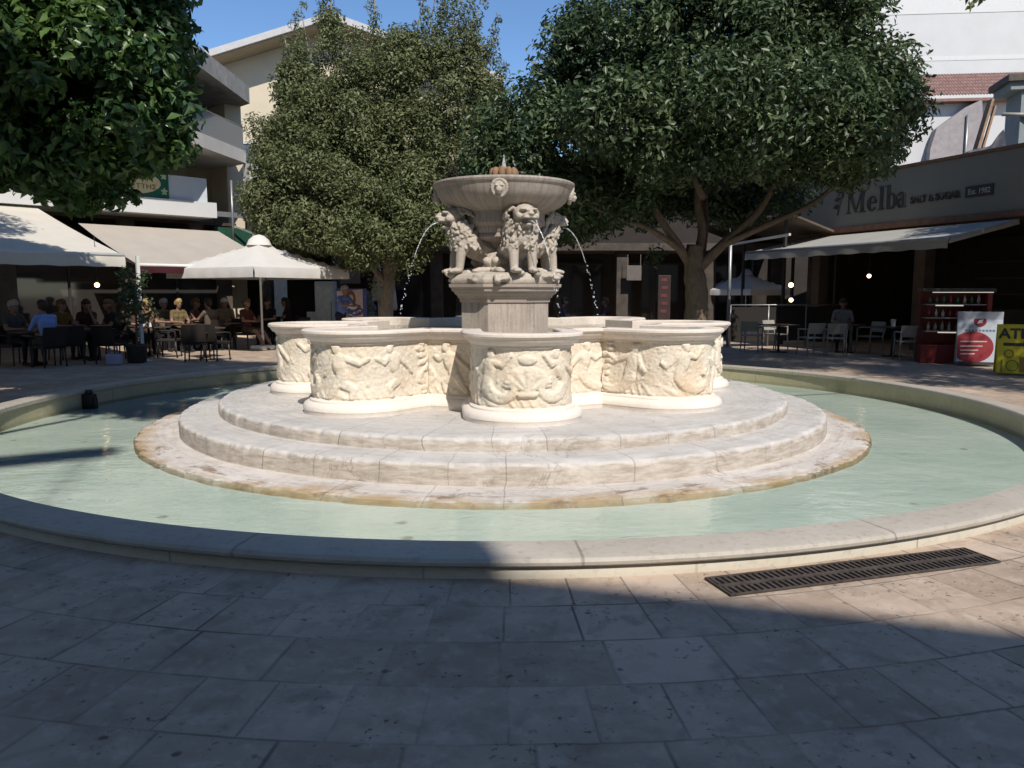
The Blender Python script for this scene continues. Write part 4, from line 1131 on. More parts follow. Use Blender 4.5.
# ------------------------------------------------------------------ white square parasol
pc = gnd(263, 350); pc = Vector((pc.x, pc.y, 0))
ps = empty('parasol', pc, R(45+14), 'white square parasol with vent cap in front of the left cafe', 'parasol')
def parasol_parts(ps, S, zv, za, val, mat, scal=True):
    mb = MB(); n = 14; N = 4
    def P(u, v):                                   # u, v in -1..1
        m = max(abs(u), abs(v)); z = za + (zv-za)*m
        e = min(abs(u), abs(v))/max(m, 1e-6)
        z -= .10*math.sin(PI*m)*(1-e*e)*.5 + .05*m*(1-e)*0
        return Vector((u*S, v*S, z))
    vs = [P(-1+2*i/n, -1+2*j/n) for j in range(n+1) for i in range(n+1)]
    fs = [(j*(n+1)+i, j*(n+1)+i+1, (j+1)*(n+1)+i+1, (j+1)*(n+1)+i) for j in range(n) for i in range(n)]
    mb.add(vs, fs, 0, True)
    mb.build('canopy', mat, ps)
    mb = MB(); k = 20
    for q in range(4):
        a = q*PI/2; c, s = math.cos(a), math.sin(a); vs = []; fs = []
        for i in range(k+1):
            u = -1+2*i/k; d = .02*math.sin(i*1.9+q)
            zz = P(u, 1).z
            for h, o in ((0, 0), (val*.5, .02+d*.4), (val, .01+d)):
                x, y = u*S, S+o; vs.append((x*c-y*s, x*s+y*c, zz-h))
        for i in range(k):
            for h in range(2): fs.append((i*3+h, i*3+h+1, (i+1)*3+h+1, (i+1)*3+h))
        mb.add(vs, fs, 0, True)
    mb.build('valance', mat, ps)
    mb = MB(); mb.lathe([(S*.21, za-.10), (S*.17, za+.05), (S*.09, za+.16), (.0, za+.20)], 12, wob=lambda a, z: .06*math.cos(4*a)); mb.build('vent', mat, ps)
    mb = MB(); mb.tube([(0, 0, .08), (0, 0, za+.15)], .03, 10); mb.build('pole', M['white_metal'], ps)
    for q in range(8):
        a = q*PI/4; rr_ = S*(1.38 if q % 2 else .98)
        u, v = math.cos(a)*rr_/S, math.sin(a)*rr_/S
        mb = MB(); mb.bar((0, 0, za-.06), (u*S*.98, v*S*.98, zv-.02), .02); mb.build('rib', M['white_metal'], ps)
parasol_parts(ps, 1.68, 2.22, 2.96, .26, M['canvas_white'])
mb = MB(); mb.box((0, 0, .07), (.5, .5, .12), bev=.05); mb.tube([(0, 0, .12), (0, 0, .42)], .045, 10); mb.build('base', simple('white_concrete', (.7, .69, .66), .8), ps)
# hanging lamps
def pendant(p, label, r=.07, zc=2.6):
    t = empty('pendant_lamp', p, 0, label, 'lamp')
    mb = MB(); mb.ball((0, 0, 0), r, 12, 8); mb.build('bulb', M['lamp'], t)
    mb = MB(); mb.tube([(0, 0, r*.9), (0, 0, r*.9+.08)], r*.5, 8); mb.tube([(0, 0, r*.9+.08), (0, 0, max(.3, zc-p.z))], .008, 5); mb.build('cord', M['dark_metal'], t)
pendant(at(97, 285, 18.5), 'small glowing lamp under the far left awning', .055, 2.9)
# ------------------------------------------------------------------ people
SKIN = simple('skin', (.24, .14, .10), .6, .06)
SKIN2 = simple('tanned_skin', (.23, .13, .085), .6, .06)
HAIRS = {k: simple('hair_'+k, c, .6, .3, 30) for k, c in dict(dark=(.02, .014, .010), brown=(.08, .045, .025), grey=(.30, .29, .28), blond=(.32, .22, .10), white=(.55, .54, .52)).items()}
_cl = {}
def clothmat(name, c):
    if name not in _cl: _cl[name] = simple('fabric_'+name, tuple(x*.45 for x in c), .9, .12, 8, bump=.3, bscale=18)
    return _cl[name]
def person(loc, rz, label, pose='sit', shirt=('grey', (.2, .2, .2)), trousers=('navy', (.03, .035, .05)), hair='dark', skin=None, lean=.0, arms='table', long_hair=False, short_sleeve=True, shorts=False, group=None, turn=0.0, legs_out=0.0, female=False):
    """one continuous body facing local +x; returns the Empty at its feet"""
    skin = skin or SKIN
    root = empty('person', loc, rz, label, 'person', group)
    S = []                                                     # (a, b, ra, rb, material)
    sw = .165 if female else .19
    if pose == 'sit':
        hz = .54; pel = Vector((0, 0, hz)); chest = Vector((-.04+lean*.6, 0, hz+.40)); nk = Vector((-.03+lean, 0, hz+.56)); hd = Vector((.02+lean*1.12, 0, hz+.74))
        knees = [Vector((.44, s*.12, hz-.02)) for s in (1, -1)]; ank = [Vector((.42+legs_out, s*.13, .09)) for s in (1, -1)]; hip = [Vector((.02, s*.10, hz)) for s in (1, -1)]
    else:
        hz = .93; pel = Vector((0, 0, hz)); chest = Vector((lean*.55, 0, hz+.36)); nk = Vector((lean*.95, 0, hz+.55)); hd = Vector((lean*1.1+.02, 0, hz+.71))
        knees = [Vector((.04, .11, .50)), Vector((.0, -.11, .50))]; ank = [Vector((.0, .12, .09)), Vector((-.08, -.12, .09))]; hip = [Vector((0, s*.09, hz-.02)) for s in (1, -1)]
    sh = [chest + (nk-chest)*.72 + Vector((0, s*sw, 0)) for s in (1, -1)]
    if arms == 'table':
        el = [Vector((sh[i].x+.12, s*(sw+.07), sh[i].z-.25)) for i, s in ((0, 1), (1, -1))]; ha = [Vector((sh[i].x+.36, s*.12, sh[i].z-.26)) for i, s in ((0, 1), (1, -1))]
    elif arms == 'chin':
        el = [Vector((sh[0].x+.22, .16, sh[0].z-.22)), Vector((sh[1].x+.12, -sw-.07, sh[1].z-.25))]; ha = [Vector((hd.x+.12, .06, hd.z-.12)), Vector((sh[1].x+.36, -.10, sh[1].z-.27))]
    elif arms == 'reach':
        el = [Vector((sh[i].x+.20, s*(sw+.04), sh[i].z-.20)) for i, s in ((0, 1), (1, -1))]; ha = [Vector((sh[i].x+.44, s*.14, sh[i].z-.22)) for i, s in ((0, 1), (1, -1))]
    else:
        el = [Vector((sh[i].x-.02, s*(sw+.06), sh[i].z-.29)) for i, s in ((0, 1), (1, -1))]; ha = [Vector((sh[i].x+.10, s*(sw+.04), sh[i].z-.53)) for i, s in ((0, 1), (1, -1))]
    A = lambda a, b, ra, rb, m: S.append((Vector(a), Vector(b), ra, rb, m))
    y = Vector((0, 1, 0))
    A(pel-y*.06, pel+y*.06, .125, .125, 2); A(pel+Vector((0, 0, .06)), pel.lerp(chest, .55), .125, .125, 1)
    A(pel.lerp(chest, .5)-y*.05, chest-y*.07, .105, .115, 1); A(pel.lerp(chest, .5)+y*.05, chest+y*.07, .105, .115, 1)
    A(sh[0]-y*.03, sh[1]+y*.03, .075, .075, 1); A(nk-Vector((0, 0, .06)), hd-Vector((0, 0, .05)), .055, .052, 0)
    if female: A(chest+Vector((.075, .07, .0)), chest+Vector((.08, .07, .0)), .06, .055, 1); A(chest+Vector((.075, -.07, .0)), chest+Vector((.08, -.07, .0)), .06, .055, 1)
    for i in (0, 1):
        mid = sh[i].lerp(el[i], .6)
        A(sh[i], mid, .062, .052, 1); A(mid, el[i], .048, .042, 0 if short_sleeve else 1)
        A(el[i], ha[i], .041, .028, 0 if short_sleeve else 1)
        d = (ha[i]-el[i]).normalized(); A(ha[i], ha[i]+d*.07, .036, .034, 0)
        km = hip[i].lerp(knees[i], .75)
        A(hip[i], km, .092, .070, 2); A(km, knees[i], .068, .058, 0 if shorts else 2)
        A(knees[i], knees[i].lerp(ank[i], .35), .056, .060, 0 if shorts else 2); A(knees[i].lerp(ank[i], .35), ank[i], .060, .038, 0 if shorts else 2)
        A(ank[i]-Vector((.03, 0, .04)), ank[i]+Vector((.14, 0, -.05)), .042, .036, 3)
    hm = Matrix.Rotation(turn, 3, 'Z'); H = lambda x, y_, z: hd + hm @ Vector((x, y_, z))
    A(H(-.015, 0, .03), H(.0, 0, .045), .098, .094, 0); A(H(.025, 0, -.03), H(.045, 0, -.075), .070, .048, 0)
    A(H(.090, 0, .01), H(.118, 0, -.02), .016, .019, 0)
    for s in (-1, 1): A(H(-.01, .092*s, .012), H(-.01, .098*s, -.02), .02, .016, 0)
    mb = MB()
    for a, b, ra, rb, m in S: mb.capsule(a, b, ra, rb, 10)
    me = remesh(mb, .017, 3, .5)
    n = len(me.polygons); cen = np.empty(n*3); me.polygons.foreach_get('center', cen); cen = cen.reshape(-1, 3)
    best = np.full(n, 1e9); mi = np.zeros(n, dtype=np.int32)
    for a, b, ra, rb, m in S:
        a_ = np.array(a); d = np.array(b)-a_; L2 = max((d*d).sum(), 1e-9)
        t = np.clip(((cen-a_)@d)/L2, 0, 1); dist = np.linalg.norm(cen-a_-t[:, None]*d, axis=1)-(ra+(rb-ra)*t)
        k = dist < best; best[k] = dist[k]; mi[k] = m
    # fingers, joined into the same body mesh
    fb = MB()
    for i, s in ((0, 1), (1, -1)):
        d = (ha[i]-el[i]).normalized(); side = Vector((0, 0, 1)).cross(d).normalized() if abs(d.z) < .9 else Vector((1, 0, 0)); up = d.cross(side)
        p = ha[i]+d*.07
        for q, ln in ((-1.5, .055), (-.5, .068), (.5, .07), (1.5, .06)):
            b0 = p+side*q*.017; b1 = b0+d*ln*.55-up*.006; b2 = b1+d*ln*.4-up*.02
            fb.tube([b0, b1, b2], [.009, .0085, .006], 6)
        t0 = ha[i]+d*.02-side*s*.03; fb.tube([t0, t0+d*.03-side*s*.022, t0+d*.062-side*s*.026], [.011, .010, .007], 6)
    for s in (-1, 1): fb.ball(H(.088, .034*s, .022), (.010, .012, .009), 8, 6, mi=4)
    fb.tube([H(.093, -.022, -.058), H(.100, 0, -.056), H(.093, .022, -.058)], .006, 6, mi=5)
    bm = bmesh.new(); bm.from_mesh(me)
    bm.faces.ensure_lookup_table()
    for f, m in zip(bm.faces, mi): f.material_index = int(m)
    fm = fb.mesh('f'); bm.from_mesh(fm)
    bm.to_mesh(me); bm.free(); me.update()
    me.polygons.foreach_set('use_smooth', [True]*len(me.polygons))
    lip = _cl.setdefault('lip', simple('lips', (.30, .12, .09), .5)); eye = _cl.setdefault('eye', simple('eyes', (.02, .015, .012), .2))
    shoe = clothmat('shoe', (.05, .04, .035))
    link('body', me, [skin, clothmat(*shirt), clothmat(*trousers), shoe, eye, lip], root)
    if hair:
        hb = MB(); hb.capsule(H(-.035, 0, .05), H(.015, 0, .075), .106, .092, 12); hb.capsule(H(-.065, 0, .02), H(-.06, 0, -.02), .08, .07, 10)
        for s in (-1, 1): hb.capsule(H(-.03, .075*s, .06), H(-.03, .078*s, .0), .04, .03, 8)
        if long_hair: hb.capsule(H(-.08, 0, .0), H(-.11, 0, -.22), .085, .06, 10); [hb.capsule(H(-.05, .07*s, .02), H(-.05, .085*s, -.2), .045, .03, 8) for s in (-1, 1)]
        hm_ = remesh(hb, .016, 1); link('hair', hm_, HAIRS[hair], root)
    return root

# ------------------------------------------------------------------ cafe furniture
def make_wicker_chair():
    t = empty('wicker_chair', (0, 0, 0))
    mb = MB(); mb.box((.0, 0, .43), (.48, .50, .06), bev=.02); mb.build('seat', M['wicker'], t)
    mb = MB(); n = 10; pts = [(-.22-.05*math.sin(PI*i/n)*1.0, -.26+.52*i/n) for i in range(n+1)]
    for i in range(n):
        a, b = pts[i], pts[i+1]
        vs = [(a[0], a[1], .46), (b[0], b[1], .46), (b[0]-.08, b[1], .86), (a[0]-.08, a[1], .86), (a[0]-.03, a[1], .46), (b[0]-.03, b[1], .46), (b[0]-.11, b[1], .86), (a[0]-.11, a[1], .86)]
        mb.add(vs, [(0, 1, 2, 3), (7, 6, 5, 4), (3, 2, 6, 7), (4, 5, 1, 0), (0, 3, 7, 4), (1, 5, 6, 2)])
    mb.build('backrest', M['wicker'], t)
    for s in (-1, 1):
        mb = MB(); mb.tube([(-.27, s*.26, .66), (.0, s*.28, .67), (.2, s*.27, .65), (.22, s*.26, .46)], .022, 7); mb.build('armrest', M['wicker'], t)
        for x in (-.2, .2): mb = MB(); mb.tube([(x, s*.22, .42), (x*1.12, s*.235, 0)], [.02, .016], 7); mb.build('leg', M['dark_metal'], t)
    return t
def make_plastic_chair():
    t = empty('armchair', (0, 0, 0))
    mb = MB(); mb.box((0, 0, .44), (.46, .46, .03), bev=.012); mb.build('seat', M['plastic'], t)
    mb = MB()
    n = 8
    for i in range(n):
        y0, y1 = -.23+.46*i/n, -.23+.46*(i+1)/n; q = lambda y: -.22-.05*math.cos(y/.23*PI/2)
        vs = []
        for o in (0, -.022):
            vs += [(q(y0)+o, y0, .55), (q(y1)+o, y1, .55), (q(y1)-.06+o, y1, .82), (q(y0)-.06+o, y0, .82)]
        mb.add(vs, [(0, 1, 2, 3), (7, 6, 5, 4), (3, 2, 6, 7), (4, 5, 1, 0), (0, 3, 7, 4), (1, 5, 6, 2)])
    mb.build('backrest', M['plastic'], t)
    for s in (-1, 1):
        mb = MB(); mb.tube([(-.27, s*.235, .66), (.02, s*.25, .665), (.2, s*.24, .65)], .02, 7); mb.build('armrest', M['plastic'], t)
        mb = MB(); mb.tube([(.19, s*.24, .65), (.20, s*.225, .44), (.23, s*.24, 0)], [.02, .022, .016], 7); mb.build('leg', M['plastic'], t)
        mb = MB(); mb.tube([(-.30, s*.225, .68), (-.22, s*.215, .44), (-.27, s*.235, 0)], [.018, .022, .016], 7); mb.build('leg', M['plastic'], t)
    return t
def make_table(top):
    t = empty('cafe_table', (0, 0, 0))
    mb = MB(); mb.box((0, 0, .735), (.75, .75, .03), bev=.008); mb.build('tabletop', top, t)
    mb = MB(); mb.tube([(0, 0, .03), (0, 0, .72)], .032, 10); mb.build('column', M['dark_metal'], t)
    mb = MB(); mb.box((0, 0, .02), (.46, .09, .03), R(45), bev=.006); mb.box((0, 0, .0225), (.09, .185, .03), R(45)); mb.box((.136*math.cos(R(135)), .136*math.sin(R(135)), .0205), (.09, .09, .03), R(45)); mb.build('base', M['dark_metal'], t)
    return t
_used = set(); _protos = {}
def put(kind, p, rz, label, group):
    if kind not in _protos:
        _protos[kind] = {'wicker': make_wicker_chair, 'plastic': make_plastic_chair, 'table': lambda: make_table(M['table_top'])}[kind]()
    o = _protos[kind] if kind not in _used else copy_tree(_protos[kind]); _used.add(kind)
    o.location = (p[0], p[1], 0); o.rotation_euler = (0, 0, rz)
    return tag(o, label, {'wicker': 'chair', 'plastic': 'chair', 'table': 'table'}[kind], group)
GW, GT = 'wicker chairs of the left cafe', 'tables of the left cafe'

def face(p, q): return math.atan2(q[1]-p[1], q[0]-p[0])
def seated(px, Y, to, label, **kw):
    """somebody on a wicker chair whose head is seen at column px"""
    p = at(px, 320, Y); p = Vector((p.x, p.y, 0))
    rz = face(p, to) if isinstance(to, (tuple, list, Vector)) else to
    who = label.split(' sitting')[0]
    put('wicker', p, rz, kw.pop('chair', 'dark wicker chair under the ' + who), GW)
    person(p, rz, label, 'sit', **kw)
    return p
P2d = lambda px, Y: (at(px, 320, Y).x, Y)
tb = [(32, 17.2), (92, 18.6), (148, 19.6), (188, 21.0), (222, 22.0), (203, 19.2)]
tl = ['table between the two men at the far left', 'table before the woman in dark red', 'table with white napkins on it', 'table in front of the two yellow shirts', 'table beside the man in the cream shirt', 'empty table nearest the white parasol and the square']
tp = []
for (px, Y), l in zip(tb, tl):
    q = P2d(px, Y); tp.append(q); put('table', q, BROT, 'small square dark cafe ' + l, GT)
seated(14, 17.4, tp[0], 'man in a grey shirt sitting at the far left edge', shirt=('grey', (.14, .14, .15)), hair='grey', arms='table')
seated(47, 16.9, tp[0], 'man in a light blue shirt sitting with his back to the square', shirt=('blue', (.42, .62, 1.2)), trousers=('khaki', (.10, .09, .07)), hair='dark', lean=.12, arms='table', short_sleeve=False)
seated(62, 18.9, tp[1], 'man in a dark yellow shirt sitting behind the blue shirt', shirt=('mustard', (.25, .15, .03)), hair='brown')
seated(87, 19.4, R(-60), 'woman in dark red sitting with a hand at her chin', shirt=('wine', (.10, .035, .035)), hair='dark', arms='chin', long_hair=True, female=True)
seated(110, 18.9, tp[1], 'woman in a black top sitting left of the potted tree', shirt=('black', (.02, .02, .022)), hair='brown', long_hair=True, female=True)
seated(131, 20.2, tp[2], 'man in a brown shirt sitting behind the potted tree', shirt=('brown', (.12, .075, .05)), hair='grey')
seated(147, 20.4, tp[2], 'woman in an orange blouse sitting beside the white napkins', shirt=('orange', (.30, .17, .09)), hair='blond', female=True, long_hair=True)
seated(163, 21.6, tp[3], 'man in a pale yellow shirt sitting with grey hair', shirt=('yellow', (.30, .235, .12)), hair='grey', lean=.05)
seated(179, 21.4, tp[3], 'woman in a yellow top sitting with blond hair', shirt=('straw', (.27, .20, .09)), hair='blond', female=True)
seated(196, 22.0, tp[4], 'man in a dull pink shirt sitting in the middle of the row', shirt=('rose', (.22, .13, .11)), hair='brown')
seated(209, 21.6, R(160), 'man in a beige shirt sitting sideways with an arm out', shirt=('beige', (.27, .21, .16)), hair='dark', arms='reach')
seated(225, 22.8, tp[4], 'man in a cream shirt sitting farthest back with white hair', shirt=('cream', (.45, .36, .26)), hair='white')
seated(247, 22.2, R(-25), 'bare legged person in a maroon top sitting left of the parasol pole', shirt=('maroon', (.14, .04, .035)), trousers=('tan', (.20, .13, .08)), hair='brown', shorts=True, legs_out=.32, female=True, skin=SKIN2)
seated(268, 23.8, R(-100), 'man in a black shirt sitting right behind the parasol pole', shirt=('black2', (.016, .016, .018)), hair='dark', arms='table')
seated(286, 24.6, R(200), 'woman in a burgundy top sitting right of the parasol pole', shirt=('burgundy', (.09, .025, .03)), hair='dark', female=True, long_hair=True)
for px, Y, a, l in ((196, 18.3, 100, 'empty dark wicker chair nearest the square, left of the empty table'), (214, 18.5, 70, 'empty dark wicker chair nearest the square, right of the empty table'), (70, 17.6, 120, 'empty dark wicker chair right of the blue shirt'), (110, 17.7, 80, 'empty dark wicker chair with a bag beside it'), (168, 19.4, 10, 'empty dark wicker chair in front of the yellow shirts'), (296, 23.4, 160, 'empty dark wicker chair right of the parasol base')):
    q = P2d(px, Y); put('wicker', q, R(a), l, GW)
# things on and under the tables
nap = simple('napkin', (.72, .72, .72), .8)
q = tp[2]
mb = MB()
for i, (x, y, a, h) in enumerate(((.05, .05, .3, .09), (-.12, -.1, 1.1, .06), (.18, -.14, .7, .05))): mb.prism([(x+.09*math.cos(a), y+.09*math.sin(a)), (x-.05, y+.07), (x-.08*math.cos(a), y-.06)], .7505, .7505+h)
tag(mb.build('napkin_pile', nap, None, (q[0], q[1], 0)), 'crumpled white napkins on a cafe table by the potted tree', 'napkins')
q = P2d(112, 17.3); mb = MB(); mb.box((0, 0, .13), (.34, .14, .24), bev=.05); mb.tube([(-.1, 0, .24), (-.08, 0, .38), (.08, 0, .38), (.1, 0, .24)], .012, 6)
tag(mb.build('shopping_bag', simple('bag_fabric', (.32, .30, .42), .8), None, (q[0], q[1], 0)), 'pale lilac bag standing on the ground beside an empty wicker chair', 'bag')

# potted tree in front of the cafe tables
q = at(137, 350, 17.9)
pt = empty('potted_tree', (q.x, q.y, 0), 0, 'small dark potted tree at the corner of the far left awning', 'plant')
mb = MB(); mb.lathe([(.15, 0), (.19, .02), (.23, .36), (.25, .38), (.25, .42), (.21, .42), (.20, .38), (0, .38)], 20); mb.build('pot', simple('dark_pot', (.05, .04, .035), .6), pt)
mb = MB(); limb(mb, [(0, 0, .36), (.02, 0, .9), (0, .02, 1.5), (.03, 0, 1.9)], .03, .012, 5, 7); mb.build('stem', M['bark'], pt)
leaf_cloud('foliage', M['leaf_ficus'], pt, [(random.Random(i).uniform(-.25, .25), random.Random(i+50).uniform(-.25, .25), 1.0+i*.062, .20) for i in range(17)], 45, .11, 33, .4)

# ------------------------------------------------------------------ behind the fountain, left of the lions
q = at(341, 320, 23.0)
person((q.x, q.y, 0), R(-35), 'man in a blue polo shirt standing bent beside the poster board', 'stand', shirt=('polo', (.25, .40, .9)), trousers=('navy2', (.03, .04, .08)), hair='grey', lean=.16, arms='reach', turn=R(15))
# advertising board with a faded picture of a woman
q = at(352, 330, 23.9)
pb = empty('poster_board', (q.x, q.y, 0), R(-4), 'upright pink and blue poster board showing a woman with long hair', 'poster')
blue = simple('poster_blue', (.10, .14, .36), .5); pink = simple('poster_pink', (.72, .58, .60), .5); hairm = simple('poster_hair', (.24, .11, .06), .5); skinp = simple('poster_skin', (.72, .50, .40), .5); whit = simple('poster_white', (.75, .73, .75), .5)
mb = MB(); mb.box((0, 0, .95), (.94, .07, 1.5), bev=.01); mb.box((0, 0, .1), (.98, .4, .18), bev=.03); mb.build('board', blue, pb)
Mx = Matrix.Rotation(PI/2, 4, 'X')
def plate(name, mat, poly, d, par): mb = MB(); mb.prism(poly, d, d+.004, M=Mx); return mb.build(name, mat, par)
plate('picture', pink, [(-.43, .72), (.36, .72), (.36, 1.68), (-.43, 1.62)], .037, pb)
el_ = lambda x, z, rx, rz, n=20: [(x+rx*math.cos(2*PI*i/n), z+rz*math.sin(2*PI*i/n)) for i in range(n)]
plate('hair', hairm, el_(.0, 1.38, .15, .27), .0415, pb); plate('face', skinp, el_(.0, 1.42, .075, .10), .046, pb); plate('shoulders', blue, el_(.12, 1.03, .25, .15), .046, pb); plate('blouse', whit, el_(.06, 1.17, .13, .1), .051, pb)
for i in range(26):
    r_ = random.Random(i+3); plate('petal', [whit, hairm, blue, skinp][i % 4], el_(r_.uniform(-.3, .32), r_.uniform(.74, 1.06), r_.uniform(.025, .055), r_.uniform(.02, .04), 9), .056+i*.0006, pb)
# pale freezer cabinet and small grey sign
q = at(327, 330, 25.4)
fz = empty('kiosk_cabinet', (q.x, q.y, 0), R(5), 'pale blue upright cabinet left of the blue shirted man', 'cabinet')
mb = MB(); mb.box((0, 0, .98), (.62, .6, 1.9), bev=.03); mb.build('body', simple('cabinet_blue', (.55, .64, .68), .5), fz)
mb = MB(); mb.box((0, -.312, 1.05), (.52, .02, 1.5), bev=.006); mb.build('door', simple('cabinet_door', (.64, .72, .75), .3), fz)
mb = MB(); mb.tube([(.2, -.335, .7), (.2, -.335, 1.3)], .012, 6); mb.build('handle', M['grey_metal'], fz)
for px, Y, h, l, rz in ((282, 26.2, 2.1, 'tall pale board seen behind the parasol pole', .1), (312, 25.0, 1.0, 'low white menu stand right of the parasol pole', -.1)):
    q = at(px, 330, Y); s_ = empty('menu_board', (q.x, q.y, 0), rz, l, 'board')
    mb = MB(); mb.box((0, 0, h*.58), (.42 if h > 1.5 else .3, .04, h*.8), bev=.01); mb.build('panel', simple('board_pale', (.60, .68, .70), .5), s_)
    mb = MB(); [mb.bar((x, 0, 0), (x, 0, h*.3), .03) for x in (-.12, .12)]; mb.build('leg', M['dark_metal'], s_)
q = at(350, 277, 25.8)
hs = empty('hanging_sign', (q.x, q.y, q.z), 0, 'small blank grey sign hanging above the poster board', 'sign')
mb = MB(); mb.box((0, 0, 0), (.66, .06, .42), bev=.01); mb.build('panel', simple('sign_grey', (.20, .18, .17), .6), hs)
mb = MB(); [mb.bar((x, 0, .2), (x, 0, 1.3), .02) for x in (-.25, .25)]; mb.build('hanger', M['dark_metal'], hs)
# closed parasols
def closed(p, h, lean, rz, mat, label, r=.17):
    t = empty('closed_parasol', p, rz, label, 'parasol', 'closed parasols behind the fountain')
    t.rotation_euler = (lean, 0, rz)
    mb = MB(); mb.lathe([(.02, h), (.05, h-.06), (r*.55, h-.35), (r*.8, h-.75), (r, h-1.15), (r*.85, h-1.25), (.03, h-1.2)], 16, wob=lambda a, z: .22*math.cos(6*a)); mb.build('folded_canopy', mat, t)
    mb = MB(); mb.tube([(0, 0, 0), (0, 0, h+.06)], .025, 8); mb.build('pole', M['white_metal'], t)
    mb = MB(); mb.box((0, 0, .05), (.42, .42, .1), bev=.03); mb.build('base', M['pale_slab'], t)
q = at(379, 325, 25.5); closed((q.x, q.y, 0), 2.55, 0, .2, M['canvas'], 'closed cream parasol behind the grey tree trunk')
q = at(392, 325, 26.2); closed((q.x, q.y, 0), 2.25, 0, .5, M['canvas'], 'closed cream parasol right of the grey tree trunk')
q = at(370, 325, 24.6)
vs_ = empty('potted_shrub', (q.x, q.y, 0), 0, 'pale silvery shrub on a white stem left of the grey tree trunk', 'plant')
mb = MB(); mb.lathe([(.12, 0), (.16, .3), (.18, .32), (.15, .32), (0, .29)], 16); mb.build('pot', M['white_metal'], vs_)
mb = MB(); mb.tube([(0, 0, .28), (0, 0, .95)], .02, 7); mb.build('stem', M['white_metal'], vs_)
leaf_cloud('foliage', leafmat('silver_leaf', ((.26, .29, .25), (.38, .41, .37), (.46, .48, .44)), .5, .2), vs_, [(.05*math.sin(i*2.1), .05*math.cos(i*1.7), .82+i*.08, .2-.008*i) for i in range(10)], 60, .09, 35)
# ------------------------------------------------------------------ dark arcade behind the trees
ar = empty('arcade_building', (2.0, 29.0, 0), 0, 'dark brown shop building in the shade behind the trees', 'building')
def apart(name, mat, boxes, parent=ar):
    if name in SEVERAL and len(boxes) > 1:
        for b_ in boxes: apart(name, mat, [b_], parent)
        return
    mb = MB()
    for a, b in boxes: mb.box2(a, b)
    return mb.build(name, mat, parent)
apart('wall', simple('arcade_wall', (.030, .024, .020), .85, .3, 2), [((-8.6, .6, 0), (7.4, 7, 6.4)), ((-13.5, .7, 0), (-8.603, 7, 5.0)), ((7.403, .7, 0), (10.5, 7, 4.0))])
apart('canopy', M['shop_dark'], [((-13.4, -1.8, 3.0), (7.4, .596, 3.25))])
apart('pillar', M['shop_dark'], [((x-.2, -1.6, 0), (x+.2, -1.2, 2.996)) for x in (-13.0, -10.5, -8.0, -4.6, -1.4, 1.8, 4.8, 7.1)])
for x in (-6.4, -3.0, .2, 3.3, 6.0):
    f = apart('shop_window', M['glass_dark'], [((x-1.1, .56, .35), (x+1.1, .598, 2.6))])
    apart('frame', M['dark_metal'], [((x-1.16, .54, .29), (x+1.16, .59, .35)), ((x-1.16, .54, 2.6), (x+1.16, .59, 2.68)), ((x-.03, .54, .35), (x+.03, .558, 2.6))], f)
apart('upper_window', M['glass_dark'], [((x-.5, .56, 4.0), (x+.5, .598, 5.4)) for x in (-6.4, -3.0, .2, 3.3, 6.0)])
q = at(398, 300, 26.0)
vsn = empty('upright_sign', (at(664, 300, 26.6).x, 26.6, 0), 0, 'narrow dark upright sign with dim red marks left of the big tree trunk', 'sign')
mb = MB(); mb.box((0, 0, 1.3), (.42, .08, 1.7), bev=.01); mb.box((0, 0, .25), (.3, .3, .5), bev=.02); mb.build('panel', simple('sign_dark', (.035, .020, .018), .5), vsn)
dimred = simple('sign_dim_red', (.11, .032, .032), .5)
for i in range(5): mb = MB(); mb.box((-.02+.03*(i % 2), -.043, 2.0-i*.26), (.20, .008, .10), bev=.003); mb.build('marking', dimred, vsn)
mb = MB(); mb.box((-.0, 0, 0), (.5, .05, .5), bev=.01); mb.bar((-.22, .02, .25), (-.22, .02, .62), .02); mb.bar((.22, .02, .25), (.22, .02, .62), .02)
q = at(634, 273, 27.0); tag(mb.build('window_board', simple('board_dim', (.13, .11, .10), .6), None, q), 'dim square board hanging left of the dark upright sign', 'board')
q = at(583, 305, 25.8); put('table', (q.x, q.y), .3, 'small dark cafe table seen under the right water jet', 'tables behind the fountain')
person((q.x-.62, q.y+.1, 0), 0, 'person in a lilac top sitting in the shade behind the right water jet', 'sit', shirt=('lilac', (.22, .16, .24)), hair='dark', female=True); put('wicker', (q.x-.62, q.y+.1), 0, 'dark wicker chair under the person in lilac', 'chairs behind the fountain')
person((q.x+.75, q.y+.2, 0), PI, 'person in a dark pink top sitting right of the person in lilac', 'sit', shirt=('pinkd', (.20, .08, .10)), hair='brown'); put('wicker', (q.x+.75, q.y+.2), PI, 'dark wicker chair under the person in dark pink', 'chairs behind the fountain')

